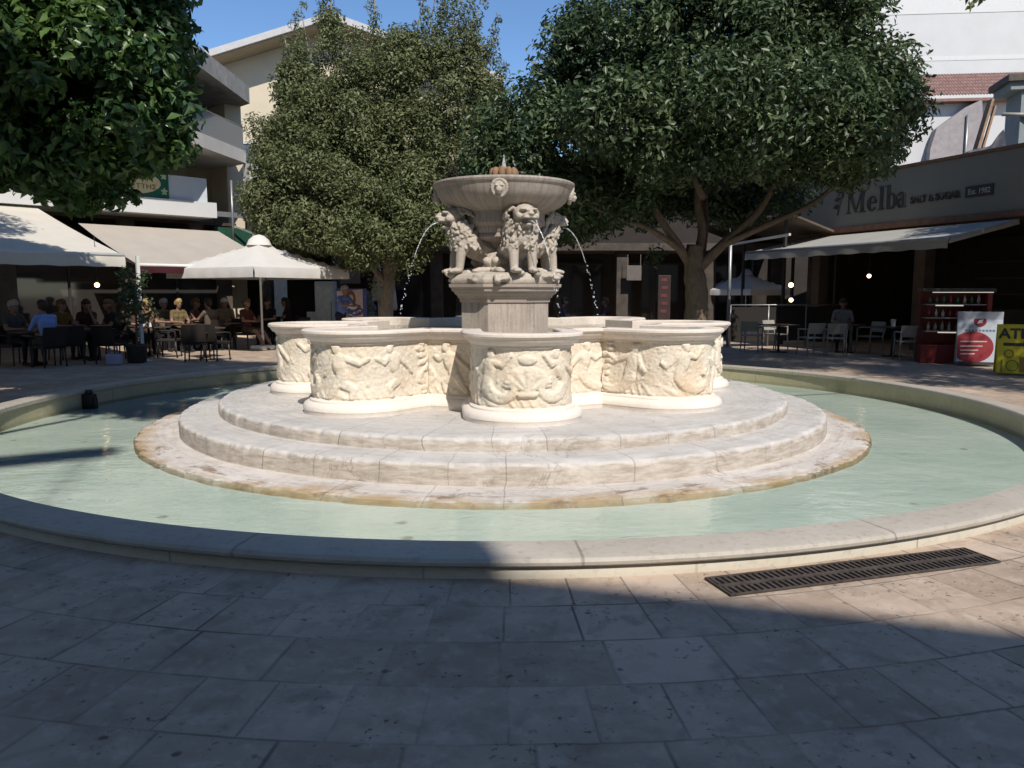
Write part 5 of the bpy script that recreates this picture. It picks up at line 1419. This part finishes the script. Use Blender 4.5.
# ------------------------------------------------------------------ gabled house far left
gb = empty('gabled_house', (-8.6, 36.0, 0), R(4), 'cream house with a wide low gable behind the trees', 'house')
mb = MB(); Mg = Matrix.Rotation(PI/2, 4, 'X') @ Matrix.Translation((0, 0, 0))
mb.prism([(-5.2, 0), (7.0, 0), (7.0, 11.0), (.9, 13.0), (-5.2, 11.1)], -9, 0, M=Matrix.Rotation(PI/2, 4, 'X')); mb.build('wall', M['cream_wall'], gb)
mb = MB(); sof = MB()
for s, (x1, z1) in ((-1, (-6.2, 11.0)), (1, (8.2, 10.85))):
    a, b = Vector((.9, 0, 13.28)), Vector((x1, 0, z1)); dn = Vector((0, 0, .28))
    for y0, y1, off, target in ((-1.35, 9, 0, mb),):
        vs = [Vector((a.x, y0, a.z)), Vector((b.x, y0, b.z)), Vector((b.x, y1, b.z)), Vector((a.x, y1, a.z))]
        target.add(vs + [v-dn for v in vs], [(0, 1, 2, 3), (7, 6, 5, 4), (0, 4, 5, 1), (1, 5, 6, 2), (2, 6, 7, 3), (3, 7, 4, 0)])
    vs = [Vector((a.x, -1.2, a.z-.285)), Vector((b.x, -1.2, b.z-.285)), Vector((b.x, 0, b.z-.285)), Vector((a.x, 0, a.z-.285))]
    sof.add(vs + [v-Vector((0, 0, .05)) for v in vs], [(0, 1, 2, 3), (7, 6, 5, 4), (0, 4, 5, 1), (1, 5, 6, 2), (2, 6, 7, 3), (3, 7, 4, 0)])
rf = mb.build('roof', simple('roof_edge', (.48, .47, .46), .8, .1), gb); sof.build('soffit', M['soffit'], gb)
for x, z in ((-2.8, 6.6), (.8, 6.6), (4.4, 6.6), (-2.8, 3.0), (.8, 3.0), (4.4, 3.0)):
    mb = MB(); mb.box((x, -.03, z+.7), (1.1, .06, 1.5)); f = mb.build('window', M['glass_blue'], gb); mb = MB(); mb.box((x, -.05, z-.1), (1.3, .14, .08)); mb.box((x, -.05, z+1.5), (1.3, .1, .08)); mb.build('frame', M['white_wall'], f)

# ------------------------------------------------------------------ right: cafe with the long sign, its front runs towards the viewer
SO = Vector((9.65, 25.6, 0)); SROT = math.atan2(-.936, .35)
MSH = Matrix.Translation(SO) @ Matrix.Rotation(SROT, 4, 'Z')
def sb(x, y, z=0): return MSH @ Vector((x, y, z))
def scol(px, out, z=0):
    """point on the column px of the line parallel to the shop front, at distance out before it"""
    k = (px-512)/FPX; o = sb(0, -out)
    u = MSH.to_3x3() @ Vector((1, 0, 0))
    dcl = lambda t: (o.y+u.y*t)*math.cos(PITCH)+(CAM_H-z)*math.sin(PITCH)
    t = 0.0
    for _ in range(12): t = (k*dcl(0)-o.x)/(u.x-k*(dcl(1)-dcl(0)))
    return t
sh = empty('cafe_shop', SO, SROT, 'dark open fronted cafe on the right with a long sign band', 'building')
def spart(name, mat, boxes, parent=None):
    if name in SEVERAL and len(boxes) > 1:
        for b_ in boxes: spart(name, mat, [b_], parent)
        return
    mb = MB()
    for a, b in boxes: mb.box2(a, b)
    return mb.build(name, mat, parent or sh)
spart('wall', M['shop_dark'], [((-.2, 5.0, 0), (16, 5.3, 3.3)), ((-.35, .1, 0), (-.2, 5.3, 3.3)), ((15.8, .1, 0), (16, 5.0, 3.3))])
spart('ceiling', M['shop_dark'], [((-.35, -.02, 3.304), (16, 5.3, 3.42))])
spart('roof_terrace', M['grey_slab'], [((-.35, .3, 4.6), (16, 5.3, 4.75))])
spart('column', M['shop_brown'], [((x-.18, .02, 0), (x+.18, .38, 3.3)) for x in (.1, 4.1, 8.4, 12.6)])
spart('bar_counter', M['shop_brown'], [((2, 3.2, 0), (12, 3.9, 1.1))])
spart('back_shelf', simple('shelf_warm', (.16, .10, .055), .6), [((2, 4.7, 1.5), (12, 4.98, 1.55)), ((2, 4.7, 2.0), (12, 4.98, 2.05)), ((2, 4.7, 2.5), (12, 4.98, 2.55))])
fs_ = empty('fascia_sign', sb(0, -.03, 3.35), SROT, 'long olive grey sign band with large dark lettering above the right cafe', 'sign')
mfas = simple('fascia_paint', (.205, .188, .145), .6, .06, .8)
mb = MB(); mb.box2((-.4, -.18, .18), (16, .15, 1.62)); mb.build('panel', mfas, fs_)
mb = MB(); mb.box2((-.45, -.24, .02), (16, .16, .176)); mb.box2((-.45, -.22, 1.624), (16, .16, 1.70)); mb.build('trim', simple('rusty_trim', (.17, .085, .045), .6, .3, 6), fs_)
ink = simple('dark_letter', (.034, .031, .027), .5)
x0, x1 = scol(846, .2, 4), scol(905, .2, 4)
def serif_word(x0, x1, z0, s, d0):
    """Melba in a contrasted serif, cut as solid letters: stems, hairlines, bowls and serifs"""
    mb = MB(); P = []; st = [0]
    Mt = lambda dx: Matrix.Translation((x0, -.183, z0)) @ Matrix.Rotation(PI/2, 4, 'X')
    sx = (x1-x0)/2.56
    def poly(pts, dx):
        pts = [((dx+x)*sx, z*s) for x, z in pts]; n = len(pts)
        if sum(pts[i][0]*pts[(i+1) % n][1]-pts[(i+1) % n][0]*pts[i][1] for i in range(n)) < 0: pts = pts[::-1]
        st[0] += .0006; mb.prism(pts, 0, .022+st[0] % .012, M=Mt(0))
    rect = lambda a, b, c, d, dx: poly([(a, b), (c, b), (c, d), (a, d)], dx)
    def arc(cx, cz, rx, rz, ix, iz, a0, a1, dx, sh=0.0, n=20):
        for i in range(n):
            q = []
            for a in (a0+(a1-a0)*i/n, a0+(a1-a0)*(i+1)/n): q.append((R(a)))
            o = lambda a: (cx+rx*math.cos(a), cz+rz*math.sin(a)); k = lambda a: (cx+sh+ix*math.cos(a), cz+iz*math.sin(a))
            poly([o(q[0]), o(q[1]), k(q[1]), k(q[0])], dx)
    d = 0.0                                                     # M
    rect(.12, .03, .16, .70, d); rect(.70, .03, .83, .70, d); poly([(.10, .72), (.24, .72), (.53, .02), (.45, .02)], d); poly([(.45, .02), (.50, .02), (.76, .72), (.70, .72)], d)
    for a, b in ((.03, .25), (.62, .92)): rect(a, 0, b, .03, d)
    rect(.02, .69, .14, .72, d); rect(.80, .69, .92, .72, d)
    d = .98                                                     # e
    arc(.22, .24, .21, .25, .10, .215, 5, 325, d, .02); rect(.10, .25, .42, .285, d)
    d = 1.46                                                    # l
    rect(.08, .02, .20, .76, d); rect(.0, 0, .28, .03, d); rect(.01, .73, .10, .76, d)
    d = 1.78                                                    # b
    rect(.06, .0, .17, .76, d); rect(-.02, .73, .08, .76, d); arc(.25, .24, .22, .25, .10, .215, -140, 140, d, -.02)
    d = 2.24                                                    # a
    arc(.16, .14, .15, .15, .07, .12, 60, 330, d, .02); rect(.22, .03, .33, .36, d); arc(.17, .35, .16, .14, .06, .11, 0, 170, d, .02); rect(.22, 0, .38, .03, d)
    mb.build('lettering', ink, fs_)
serif_word(x0, x1, .56, .86, 0)
x0, x1 = scol(911, .2, 4), scol(961, .2, 4)
text('SALT & SUGAR', .26, ink, fs_, (x0, -.20, .63), (PI/2, 0, 0), 'lettering', width=x1-x0, bold=.006, ext=.015)
x0, x1 = scol(966, .2, 4), scol(994, .2, 4)
mb = MB(); mb.box2((x0, -.21, .60), (x1, -.183, .87)); mb.build('label_plate', ink, fs_)
text('Est. 1982', .19, simple('plate_letter', (.40, .38, .33), .5), fs_, (x0+.08, -.214, .665), (PI/2, 0, 0), 'lettering', width=(x1-x0)-.16)
xi = scol(837, .2, 4); mb = MB()
Mi = Matrix.Translation((xi, -.183, .55)) @ Matrix.Rotation(PI/2, 4, 'X')
mb.tube([Mi @ Vector(p) for p in ((.05, 0, .01), (.12, .3, .01), (.20, .55, .01), (.17, .72, .01))], .022, 6)
for poly in ([(.17, .62), (.0, .86), (-.1, .95), (-.06, .72)], [(.18, .5), (.02, .55), (-.12, .48), (.0, .40)], [(.12, .3), (-.04, .33), (-.14, .24), (.0, .18)], [(.2, .7), (.28, .62), (.25, .5), (.19, .58)]):
    if sum(poly[i][0]*poly[(i+1) % 4][1]-poly[(i+1) % 4][0]*poly[i][1] for i in range(4)) < 0: poly = poly[::-1]
    mb.prism(poly, .0, .02, M=Mi)
mb.build('emblem', ink, fs_)

# awning of the right cafe
aw = empty('awning', sb(3.5, -.27, 3.3), SROT, 'long dusty grey awning over the right cafe terrace', 'awning')
def right_awning():
    w = 7.3; mb = MB(); n, rows = 30, 10; vs = []; fs = []
    for i in range(rows+1):
        t = i/rows
        for k in range(n+1):
            u = k/n; vs.append(((u-.5)*w, -2.2*t, -.50*t-.04*math.sin(PI*t)*(1+.2*math.sin(u*30))))
    m = n+1
    for i in range(rows):
        for k in range(n): fs.append((i*m+k, (i+1)*m+k, (i+1)*m+k+1, i*m+k+1))
    mb.add(vs, fs, 0, True); mb.build('canopy', cloth('dusty_canvas', (.42, .41, .37), .15), aw)
    mb = MB(); nn = 70; vs = []; fs = []
    for k in range(nn+1):
        u = k/nn; vs += [((u-.5)*w, -2.24, -.48), ((u-.5)*w, -2.25+.01*math.sin(u*40), -.72+.01*math.sin(u*60))]
    for k in range(nn): fs.append((k*2, k*2+1, k*2+3, k*2+2))
    mb.add(vs, fs, 0, True); mb.build('valance', cloth('dusty_valance', (.46, .44, .38), .15), aw)
    mb = MB(); mb.tube([(-w/2, -2.2, -.50), (w/2, -2.2, -.50)], .05, 8); mb.build('front_bar', M['grey_metal'], aw)
    for s in (-1, 1):
        mb = MB(); mb.bar((s*(w/2-.06), 0, -.06), (s*(w/2-.06), -2.18, -.55), .07, .12); mb.build('arm', M['plastic'], aw)
right_awning()
GP = 'pale armchairs of the right cafe'
def shopspot(px, d): p = at(px, 330, d); return (p.x, p.y)
for px, d, a, l in ((752, 21.4, 60, 'pale armchair farthest left on the right terrace, beside the tree trunk'), (811, 20.2, 100, 'pale armchair beside the seated person, seen from the side'), (836, 20.0, 75, 'pale armchair with arms in front of the person in white'), (908, 18.7, 80, 'pale armchair nearest the red display fridge'), (776, 21.8, -60, 'pale armchair in shadow behind the leftmost table'), (870, 20.8, 200, 'pale armchair in deep shade behind the person in white')):
    put('plastic', shopspot(px, d), R(a), l, GP)
GT2 = 'tables of the right cafe'
for px, d, l in ((779, 20.9, 'small dark table between the leftmost pale armchairs'), (845, 20.9, 'small dark table before the seated person in white'), (893, 19.6, 'small dark table left of the red display fridge')):
    put('table', shopspot(px, d), SROT, l, GT2)
q = shopspot(842, 21.5); put('plastic', q, R(250), 'pale armchair under the person in white', GP)
person((q[0], q[1], 0), R(250), 'person in a white shirt sitting at a table on the right terrace', 'sit', shirt=('white', (.42, .41, .43)), hair='dark', arms='table')
q = shopspot(893, 19.6)
mb = MB(); mb.lathe([(.045, .752), (.05, .77), (.06, .90), (.062, .93), (.0, .935)], 14); tag(mb.build('paper_cup', nap, None, (q[0], q[1], 0)), 'white paper cup on a table left of the red fridge', 'cup')
# terrace wind rail
a0, a1 = Vector((*shopspot(730, 23.2), 0)), Vector((*shopspot(842, 23.8), 0))
tr = empty('terrace_rail', a0, math.atan2((a1-a0).y, (a1-a0).x), 'thin metal rail with dark wind screen behind the right terrace chairs', 'railing')
Lr = (a1-a0).length
mb = MB(); mb.tube([(0, 0, 1.22), (Lr, 0, 1.22)], .02, 6); mb.build('top_rail', M['grey_metal'], tr)
for i in range(4): mb = MB(); mb.tube([(Lr*i/3, 0, 0), (Lr*i/3, 0, 1.22)], .022, 6); mb.build('post', M['grey_metal'], tr)
mb = MB(); mb.box((Lr/2, 0, .66), (Lr-.08, .012, 1.0)); mb.build('screen', M['glass_dark'], tr)
mb = MB(); mb.tube([(0, 0, 0), (0, 0, 3.4)], .05, 8); mb.box((0, 0, .01), (.25, .25, .02)); q = at(728, 330, 23.0)
tag(mb.build('steel_post', M['grey_metal'], None, (q.x, q.y, 0)), 'slim grey steel post right of the big tree trunk', 'post')
# lamps
pendant(at(791, 285, 24.6), 'upper glowing globe lamp of the pair on the right terrace', .075, 3.2)
pendant(at(791, 300, 24.7), 'lower glowing globe lamp of the pair on the right terrace', .065, 2.0)
pendant(at(869, 276, 22.6), 'single amber lamp in the middle of the right cafe', .055, 3.2)
sl = empty('light_string', sb(8.6, 2.6, 2.25), SROT, 'row of tiny warm lights inside the right cafe', 'lights')
mb = MB(); mb.tube([(-1.2, 0, .06), (0, 0, .03), (1.2, 0, .06)], .006, 5); mb.build('cable', M['dark_metal'], sl)
for i in range(6): mb = MB(); mb.ball((-1.0+i*.4, 0, 0), .022, 8, 6); mb.build('bulb', emit('tiny_lamp', (1, .45, .2), 1.2) if i == 0 else bpy.data.materials['tiny_lamp'], sl)
# red display fridge
q = at(952, 335, 17.9); fr = empty('display_fridge', (q.x, q.y, 0), SROT+R(52), 'red framed display fridge with lit shelves beside the standing signs', 'fridge')
red = simple('fridge_red', (.16, .02, .02), .4, .1)
mb = MB(); mb.box((0, .05, .21), (1.35, .7, .42), bev=.02); mb.box((.64, 0, 1.0), (.09, .62, 1.2)); mb.box((-.64, .3, 1.0), (.06, .06, 1.2)); mb.box((0, .36, 1.0), (1.2, .03, 1.18)); mb.build('cabinet', red, fr)
mb = MB(); mb.box((.02, .02, 1.64), (1.45, .72, .08), bev=.015); mb.build('top', M['dark_metal'], fr)
for z, w_ in ((.72, 1.18), (1.02, 1.18), (1.32, 1.18)): mb = MB(); mb.box((-.01, 0, z), (w_, .58, .02)); mb.build('shelf', M['grey_metal'], fr)
for z, xx, w_ in ((1.595, .1, 1.2), (1.30, -.15, .55), (.70, -.1, .5)): mb = MB(); mb.box((xx, -.30, z), (w_, .03, .022)); mb.build('light_strip', M['strip'], fr)
rr = random.Random(5); bott = [simple('bottle_%s' % n_, c, .25) for n_, c in (('green', (.04, .12, .06)), ('red', (.22, .03, .03)), ('pale', (.4, .4, .38)))]
for z in (.73, 1.03, 1.33):
    for i in range(8):
        mb = MB(); h = rr.uniform(.16, .22); mb.lathe([(.0, z), (.034, z), (.034, z+h*.6), (.013, z+h*.8), (.013, z+h), (0, z+h)], 10, (-.5+i*.14, -.05, 0)); tag_ = mb.build('bottle', bott[rr.randrange(3)], None, fr.location, fr.rotation_euler)
        tag(tag_, 'small bottle on the %s shelf of the red display fridge' % {.73: 'lowest', 1.03: 'middle', 1.33: 'top'}[z], 'bottle', 'bottles on the %s fridge shelf' % {.73: 'lowest', 1.03: 'middle', 1.33: 'top'}[z])
# white standing sign with the red disc
def a_board(px, pyb, w, h, label, face_mat, rz, name):
    p = gnd(px, pyb); t = empty(name, (p.x, p.y, 0), rz, label, 'sign')
    tilt = R(9)
    for s in (1, -1):
        Mb = Matrix.Rotation(-tilt*s, 3, 'X')
        o = Vector((0, .16*(-s), 0))
        mb = MB(); mb.box(o + Mb @ Vector((0, 0, h/2+.04)), (w, .035, h), rot=Mb, bev=.01); mb.build('panel' if s == 1 else 'rear_panel', face_mat, t)
    return t, tilt
wb, tl_ = a_board(977, 366, .86, 1.15, 'white standing sign with a red disc in front of the red fridge', simple('sign_white', (.40, .44, .49), .45, .04), R(-22), 'standing_sign')
redp = simple('sign_red', (.24, .028, .035), .4, .15, 5)
Mf = Matrix.Translation((0, -.16, 0)) @ Matrix.Rotation(-tl_, 4, 'X') @ Matrix.Rotation(PI/2, 4, 'X')
def onface(name, mat, poly, par, Mf, d=.0185): mb = MB(); mb.prism(poly, d, d+.004, M=Mf); return mb.build(name, mat, par)
clipx = lambda pts, a, b: [(min(max(x, a), b), z) for x, z in pts]
onface('red_disc', redp, clipx(el_(-.13, .42, .40, .34, 40), -.42, .42), wb, Mf)
for i, (zz, ww) in enumerate(((.52, .5), (.42, .42), (.33, .34), (.25, .28))):
    onface('caption', simple('caption_pale', (.5, .36, .34), .5) if i == 0 else bpy.data.materials['caption_pale'], [(-.36, zz), (-.36+ww, zz+.01), (-.36+ww, zz+.035), (-.36, zz+.03)], wb, Mf, .0235)
onface('emblem', redp, el_(.0, .98, .12, .12, 28), wb, Mf); onface('emblem_mark', simple('mark_pale', (.6, .6, .62), .5), [(-.06, .93), (.05, .95), (.03, .98), (.07, 1.02), (-.02, 1.0)], wb, Mf, .0235)
for i in range(9): onface('name_line', simple('name_blue', (.10, .16, .22), .5) if i == 0 else bpy.data.materials['name_blue'], [(-.28+i*.065, .76), (-.235+i*.065, .76), (-.235+i*.065, .80), (-.28+i*.065, .80)], wb, Mf)
onface('foot_band', M['dark_metal'], [(-.43, .04), (.43, .04), (.43, .10), (-.43, .10)], wb, Mf, .0185)
yb, tl_ = a_board(1016, 375, .74, .95, 'yellow standing sign reading ATM with an arrow at the right edge', simple('sign_yellow', (.50, .42, .02), .5, .06), R(-24), 'standing_sign')
text('ATM', .27, ink, yb, Vector(Mf @ Vector((-.335, .72, .02))), (PI/2-tl_, 0, 0), 'lettering', width=.57, bold=.008)
onface('arrow', ink, [(-.26, .57), (.08, .57), (.08, .525), (.24, .60), (.08, .675), (.08, .63), (-.26, .63)], yb, Mf)
def ringpoly(name, cx, cz, r0, r1, n=24):
    mb = MB()
    for i in range(n):
        a, b = 2*PI*i/n, 2*PI*(i+1)/n
        mb.prism([(cx+r0*math.cos(a), cz+r0*math.sin(a)), (cx+r1*math.cos(a), cz+r1*math.sin(a)), (cx+r1*math.cos(b), cz+r1*math.sin(b)), (cx+r0*math.cos(b), cz+r0*math.sin(b))], .0185, .0225, M=Mf)
    mb.build(name, simple('sign_olive', (.16, .14, .02), .5), yb)
ringpoly('drawn_head', -.16, .42, .06, .085); ringpoly('drawn_coin', -.10, .19, .09, .11)
onface('drawn_body', bpy.data.materials['sign_olive'], [(-.29, .06), (-.26, .06), (-.26, .30), (-.29, .30)], yb, Mf)
onface('brown_band', simple('sign_ochre', (.30, .17, .03), .5), [(.02, .08), (.34, .08), (.34, .34), (.02, .36)], yb, Mf)

# ------------------------------------------------------------------ far parasols, canopy and houses on the right
for px, d, s, l, rz in ((727, 30.5, .9, 'small white parasol between the tree trunk and the right terrace', .3), (745, 27.5, 1.05, 'low white parasol above the terrace rail, right of the steel post', .6)):
    q = at(px, 320, d); c = copy_tree(ps); c.location = (q.x, q.y, 0); c.rotation_euler = (0, 0, rz); c.scale = (s*.62, s*.62, .86 if d > 30 else .76)
    tag(c, l, 'parasol', 'white parasols beyond the right terrace')
q = at(762, 235, 27.0)
cn = empty('terrace_canopy', (q.x, q.y, 0), SROT, 'dark sloping terrace canopy left of the long sign band', 'canopy')
mb = MB(); 
mb.box((.4, 0, 3.55), (5.0, 2.6, .06), rot=Matrix.Rotation(R(-16), 3, 'X'))
mb.build('roof_sheet', M['shop_brown'], cn)
for x in (-1.8, .4, 2.4):
    for y in (-1.0, 1.0): mb = MB(); mb.bar((x, y, 0), (x, y, 3.5-.28*y), .08); mb.build('post', M['dark_metal'], cn)
mb = MB(); mb.bar((-2.0, -1.25, 3.05), (2.9, -1.25, 3.3), .07); mb.build('beam', M['pale_slab'], cn)
q = at(792, 186, 33.0)
bh = empty('back_house', (q.x+.6, q.y, 0), R(-8), 'pale house with a white balcony glimpsed left of the sign band', 'house')
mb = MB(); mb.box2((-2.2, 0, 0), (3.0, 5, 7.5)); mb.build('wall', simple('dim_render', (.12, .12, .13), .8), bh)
mb = MB(); mb.box2((-2.4, -.9, 5.35), (3.0, -.003, 5.65)); mb.build('balcony', M['white_wall'], bh)
mb = MB(); [mb.bar((-2.3+i*.35, -.85, 5.65), (-2.3+i*.35, -.85, 6.5), .03) for i in range(15)]; mb.bar((-2.4, -.85, 6.5), (3.0, -.85, 6.5), .05); mb.build('railing', M['grey_metal'], bh)
for x in (-1.2, 1.0): mb = MB(); mb.box2((x-.45, -.03, 5.7), (x+.45, .02, 7.2)); mb.build('window', M['glass_blue'], bh)

# low white house with red tiles
hx = at(915, 110, 30.0)
rh = empty('tiled_house', (13.2, 30.0, 0), R(-6), 'white walled house with a red tiled roof above the right cafe', 'house')
mb = MB(); mb.box2((-1.4, 0, 0), (8, .4, 8.55)); mb.build('wall', M['white_wall'], rh)
mb = MB()
def rooftiles():
    z0, z1, y0, y1 = 8.52, 9.75, -.45, 1.35; n = 92; vs = []; fs = []; rr = random.Random(8); rows = 7
    for j in range(rows):
        for e in (0, 1):
            t = (j+e)/rows + (.02 if e == 0 else 0)
            for i in range(n*4+1):
                x = -1.6+9.6*i/(n*4); h = .045*abs(math.sin(PI*i/4*1.0)) + (.045 if e == 0 else 0.0)
                vs.append((x, y0+(y1-y0)*t, z0+(z1-z0)*t+h))
    m = n*4+1
    for j in range(rows):
        for i in range(n*4):
            a = (2*j)*m+i; fs.append((a, a+1, a+m+1, a+m))
            if j < rows-1: b = (2*j+1)*m+i; fs.append((b, b+1, b+m+1, b+m))
    mb.add(vs, fs); mb.box2((-1.6, -.40, 8.40), (8, .3, 8.5))
rooftiles(); mb.build('roof', M['tile_red'], rh)
rhi_x = ((Matrix.Translation((13.2, 30.0, 0)) @ Matrix.Rotation(R(-6), 4, 'Z')).inverted() @ at(962, 130, 29.6)).x
mb = MB(); mb.tube([(rhi_x, -.46, 5), (rhi_x, -.46, 7.9)], .045, 8); mb.build('downpipe', M['grey_metal'], rh)
mb = MB(); mb.tube([(-1.6, -.12, 6.45), (-.2, -.12, 6.45), (.05, -.12, 6.75), (.05, -.12, 7.0)], .06, 8); mb.build('flue_pipe', M['white_metal'], rh)
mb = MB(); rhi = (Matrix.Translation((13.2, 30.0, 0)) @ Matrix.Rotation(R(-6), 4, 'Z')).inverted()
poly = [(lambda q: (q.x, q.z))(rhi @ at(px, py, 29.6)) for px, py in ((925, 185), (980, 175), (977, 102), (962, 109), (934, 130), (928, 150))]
mb.prism(poly, .02, .40, M=Matrix.Rotation(PI/2, 4, 'X')); mb.build('shade_panel', simple('painted_shade_grey', (.30, .275, .275), .85), rh)  # added grey panel outlining the shade on the wall, shade put into its colour

# big white block behind
wbk = empty('white_block', (22, 40, 0), R(-5), 'tall plain white building filling the upper right corner', 'building')
mb = MB(); mb.box2((-5.2, 0, 0), (16, 10, 24)); mb.build('wall', M['white_wall'], wbk)
mb = MB(); mb.box2((-5.25, -.02, 15.0), (16, -.003, 16.6)); mb.box2((-5.25, -.015, 12.8), (16, -.003, 13.0)); mb.build('string_course', simple('white_band', (.60, .60, .585), .8, .03), wbk)
for i in range(4): mb = MB(); mb.box2((4+i*3, -.02, 17.5), (5.1+i*3, .05, 19)); mb.build('window', M['glass_blue'], wbk)

# grey chimney stack with hanging sheet at the right edge, on the cafe roof
ch = empty('chimney_stack', (at(1012, 140, 21.5).x+.62, 21.5, 4.75), R(-12), 'grey rendered chimney stack at the right edge on the cafe roof', 'chimney')
gr_ = simple('grey_render', (.24, .27, .27), .85, .12, 2, bump=.3)
mb = MB(); mb.box2((-.55, -.4, 0), (.7, .6, 2.05)); mb.box2((-.85, -.5, 2.054), (.8, .7, 2.25)); mb.build('stack', gr_, ch)
mb = MB(); mb.box2((-.95, -.6, 2.254), (.9, .8, 2.42)); mb.build('cap', simple('chimney_cap', (.10, .085, .07), .85, .3, 6), ch)
mb = MB(); mb.tube([(-1.0, -.45, 1.45), (-.5, -.46, 1.42), (-.22, -.46, 1.2), (-.15, -.46, .4)], .05, 8); mb.build('pipe', M['plastic'], ch)
sh_ = at(985, 128, 20.6)
mb = MB(); n = 12; vs = []; fs = []
for j in range(n+1):
    for i in range(n+1):
        u, v = i/n, j/n
        vs.append((-.45+.95*u, .10*math.sin(u*9+v*3), .05+(.22+.55*u*u)*(1-v)+.05*math.sin(u*7)))
for j in range(n):
    for i in range(n): a = j*(n+1)+i; fs.append((a, a+1, a+n+2, a+n+1))
mb.add(vs, fs, 0, True)
tag(mb.build('tarpaulin', simple('dark_tarp', (.10, .10, .12), .6, .3, 4), None, (sh_.x, 20.6, 4.85)), 'crumpled dark tarpaulin hanging beside the grey chimney stack', 'tarpaulin')
mb = MB(); mb.bar((0, 0, 0), (.5, .15, 1.75), .22, .06); mb.bar((.16, 0, 0), (.62, .15, 1.6), .08, .05)
q = at(972, 143, 20.9); tag(mb.build('timber_board', simple('worn_timber', (.28, .18, .11), .8, .3, 10), None, (q.x, q.y, 4.76)), 'worn brown timber leaning left of the grey chimney stack', 'timber')

# ------------------------------------------------------------------ tall block behind the viewer: its roofline shades the foreground
H_ = 15.0; sft = sun_h*(H_/math.tan(SUN_EL))
e0 = Vector((-.06, 4.33, 0)) + sft; ed = Vector((1, -.30, 0)).normalized()
bb = empty('apartment_block', e0, math.atan2(ed.y, ed.x), 'tall cream apartment block behind the viewpoint shading the foreground', 'building')
def bpart(name, mat, boxes):
    if name in SEVERAL and len(boxes) > 1:
        for b_ in boxes: bpart(name, mat, [b_])
        return
    mb = MB()
    for a, b in boxes: mb.box2(a, b)
    mb.build(name, mat, bb)
bpart('wall', M['cream_wall'], [((-26, -10.25, 0), (22, -.25, H_-.3))])
bpart('roof_slab', M['pale_slab'], [((-26.3, -10.5, H_-.296), (22.3, 0, H_))])
bpart('parapet', M['pale_slab'], [((-26.3, -.25, H_+.003), (0, -.004, H_+.58))])
for fl in range(4):
    bpart('balcony', M['pale_slab'], [((x, -.246, 3.2+fl*3), (x+3.4, .6, 3.4+fl*3)) for x in (-24, -18, -12)])
    bpart('window', M['glass_blue'], [((x, -.24, 1.6+fl*3.2), (x+1.4, -.20, 3.1+fl*3.2)) for x in range(-25, 22, 3)])

# unseen tank added on that roof only to cast the dark pool wedge
tk = empty('shadow_tank', (1.2, -9.62, H_+.003), math.atan2(.8, 1.3), 'unseen tank added behind the viewpoint to cast the wedge shadow on the pool', 'tank')
mb = MB(); mb.tube([(-1.15, 0, 4.5), (-1.07, 0, 4.5), (.6, 0, 4.5), (.68, 0, 4.5)], [.14, .25, .25, .14], 18); mb.build('shadow_tank_drum', M['white_metal'], tk)
for x in (-.6, .6):
    for y in (-.3, .3): mb = MB(); mb.bar((x-.2, y, 0), (x-.2, y*.8, 4.3), .025); mb.build('leg', M['grey_metal'], tk)
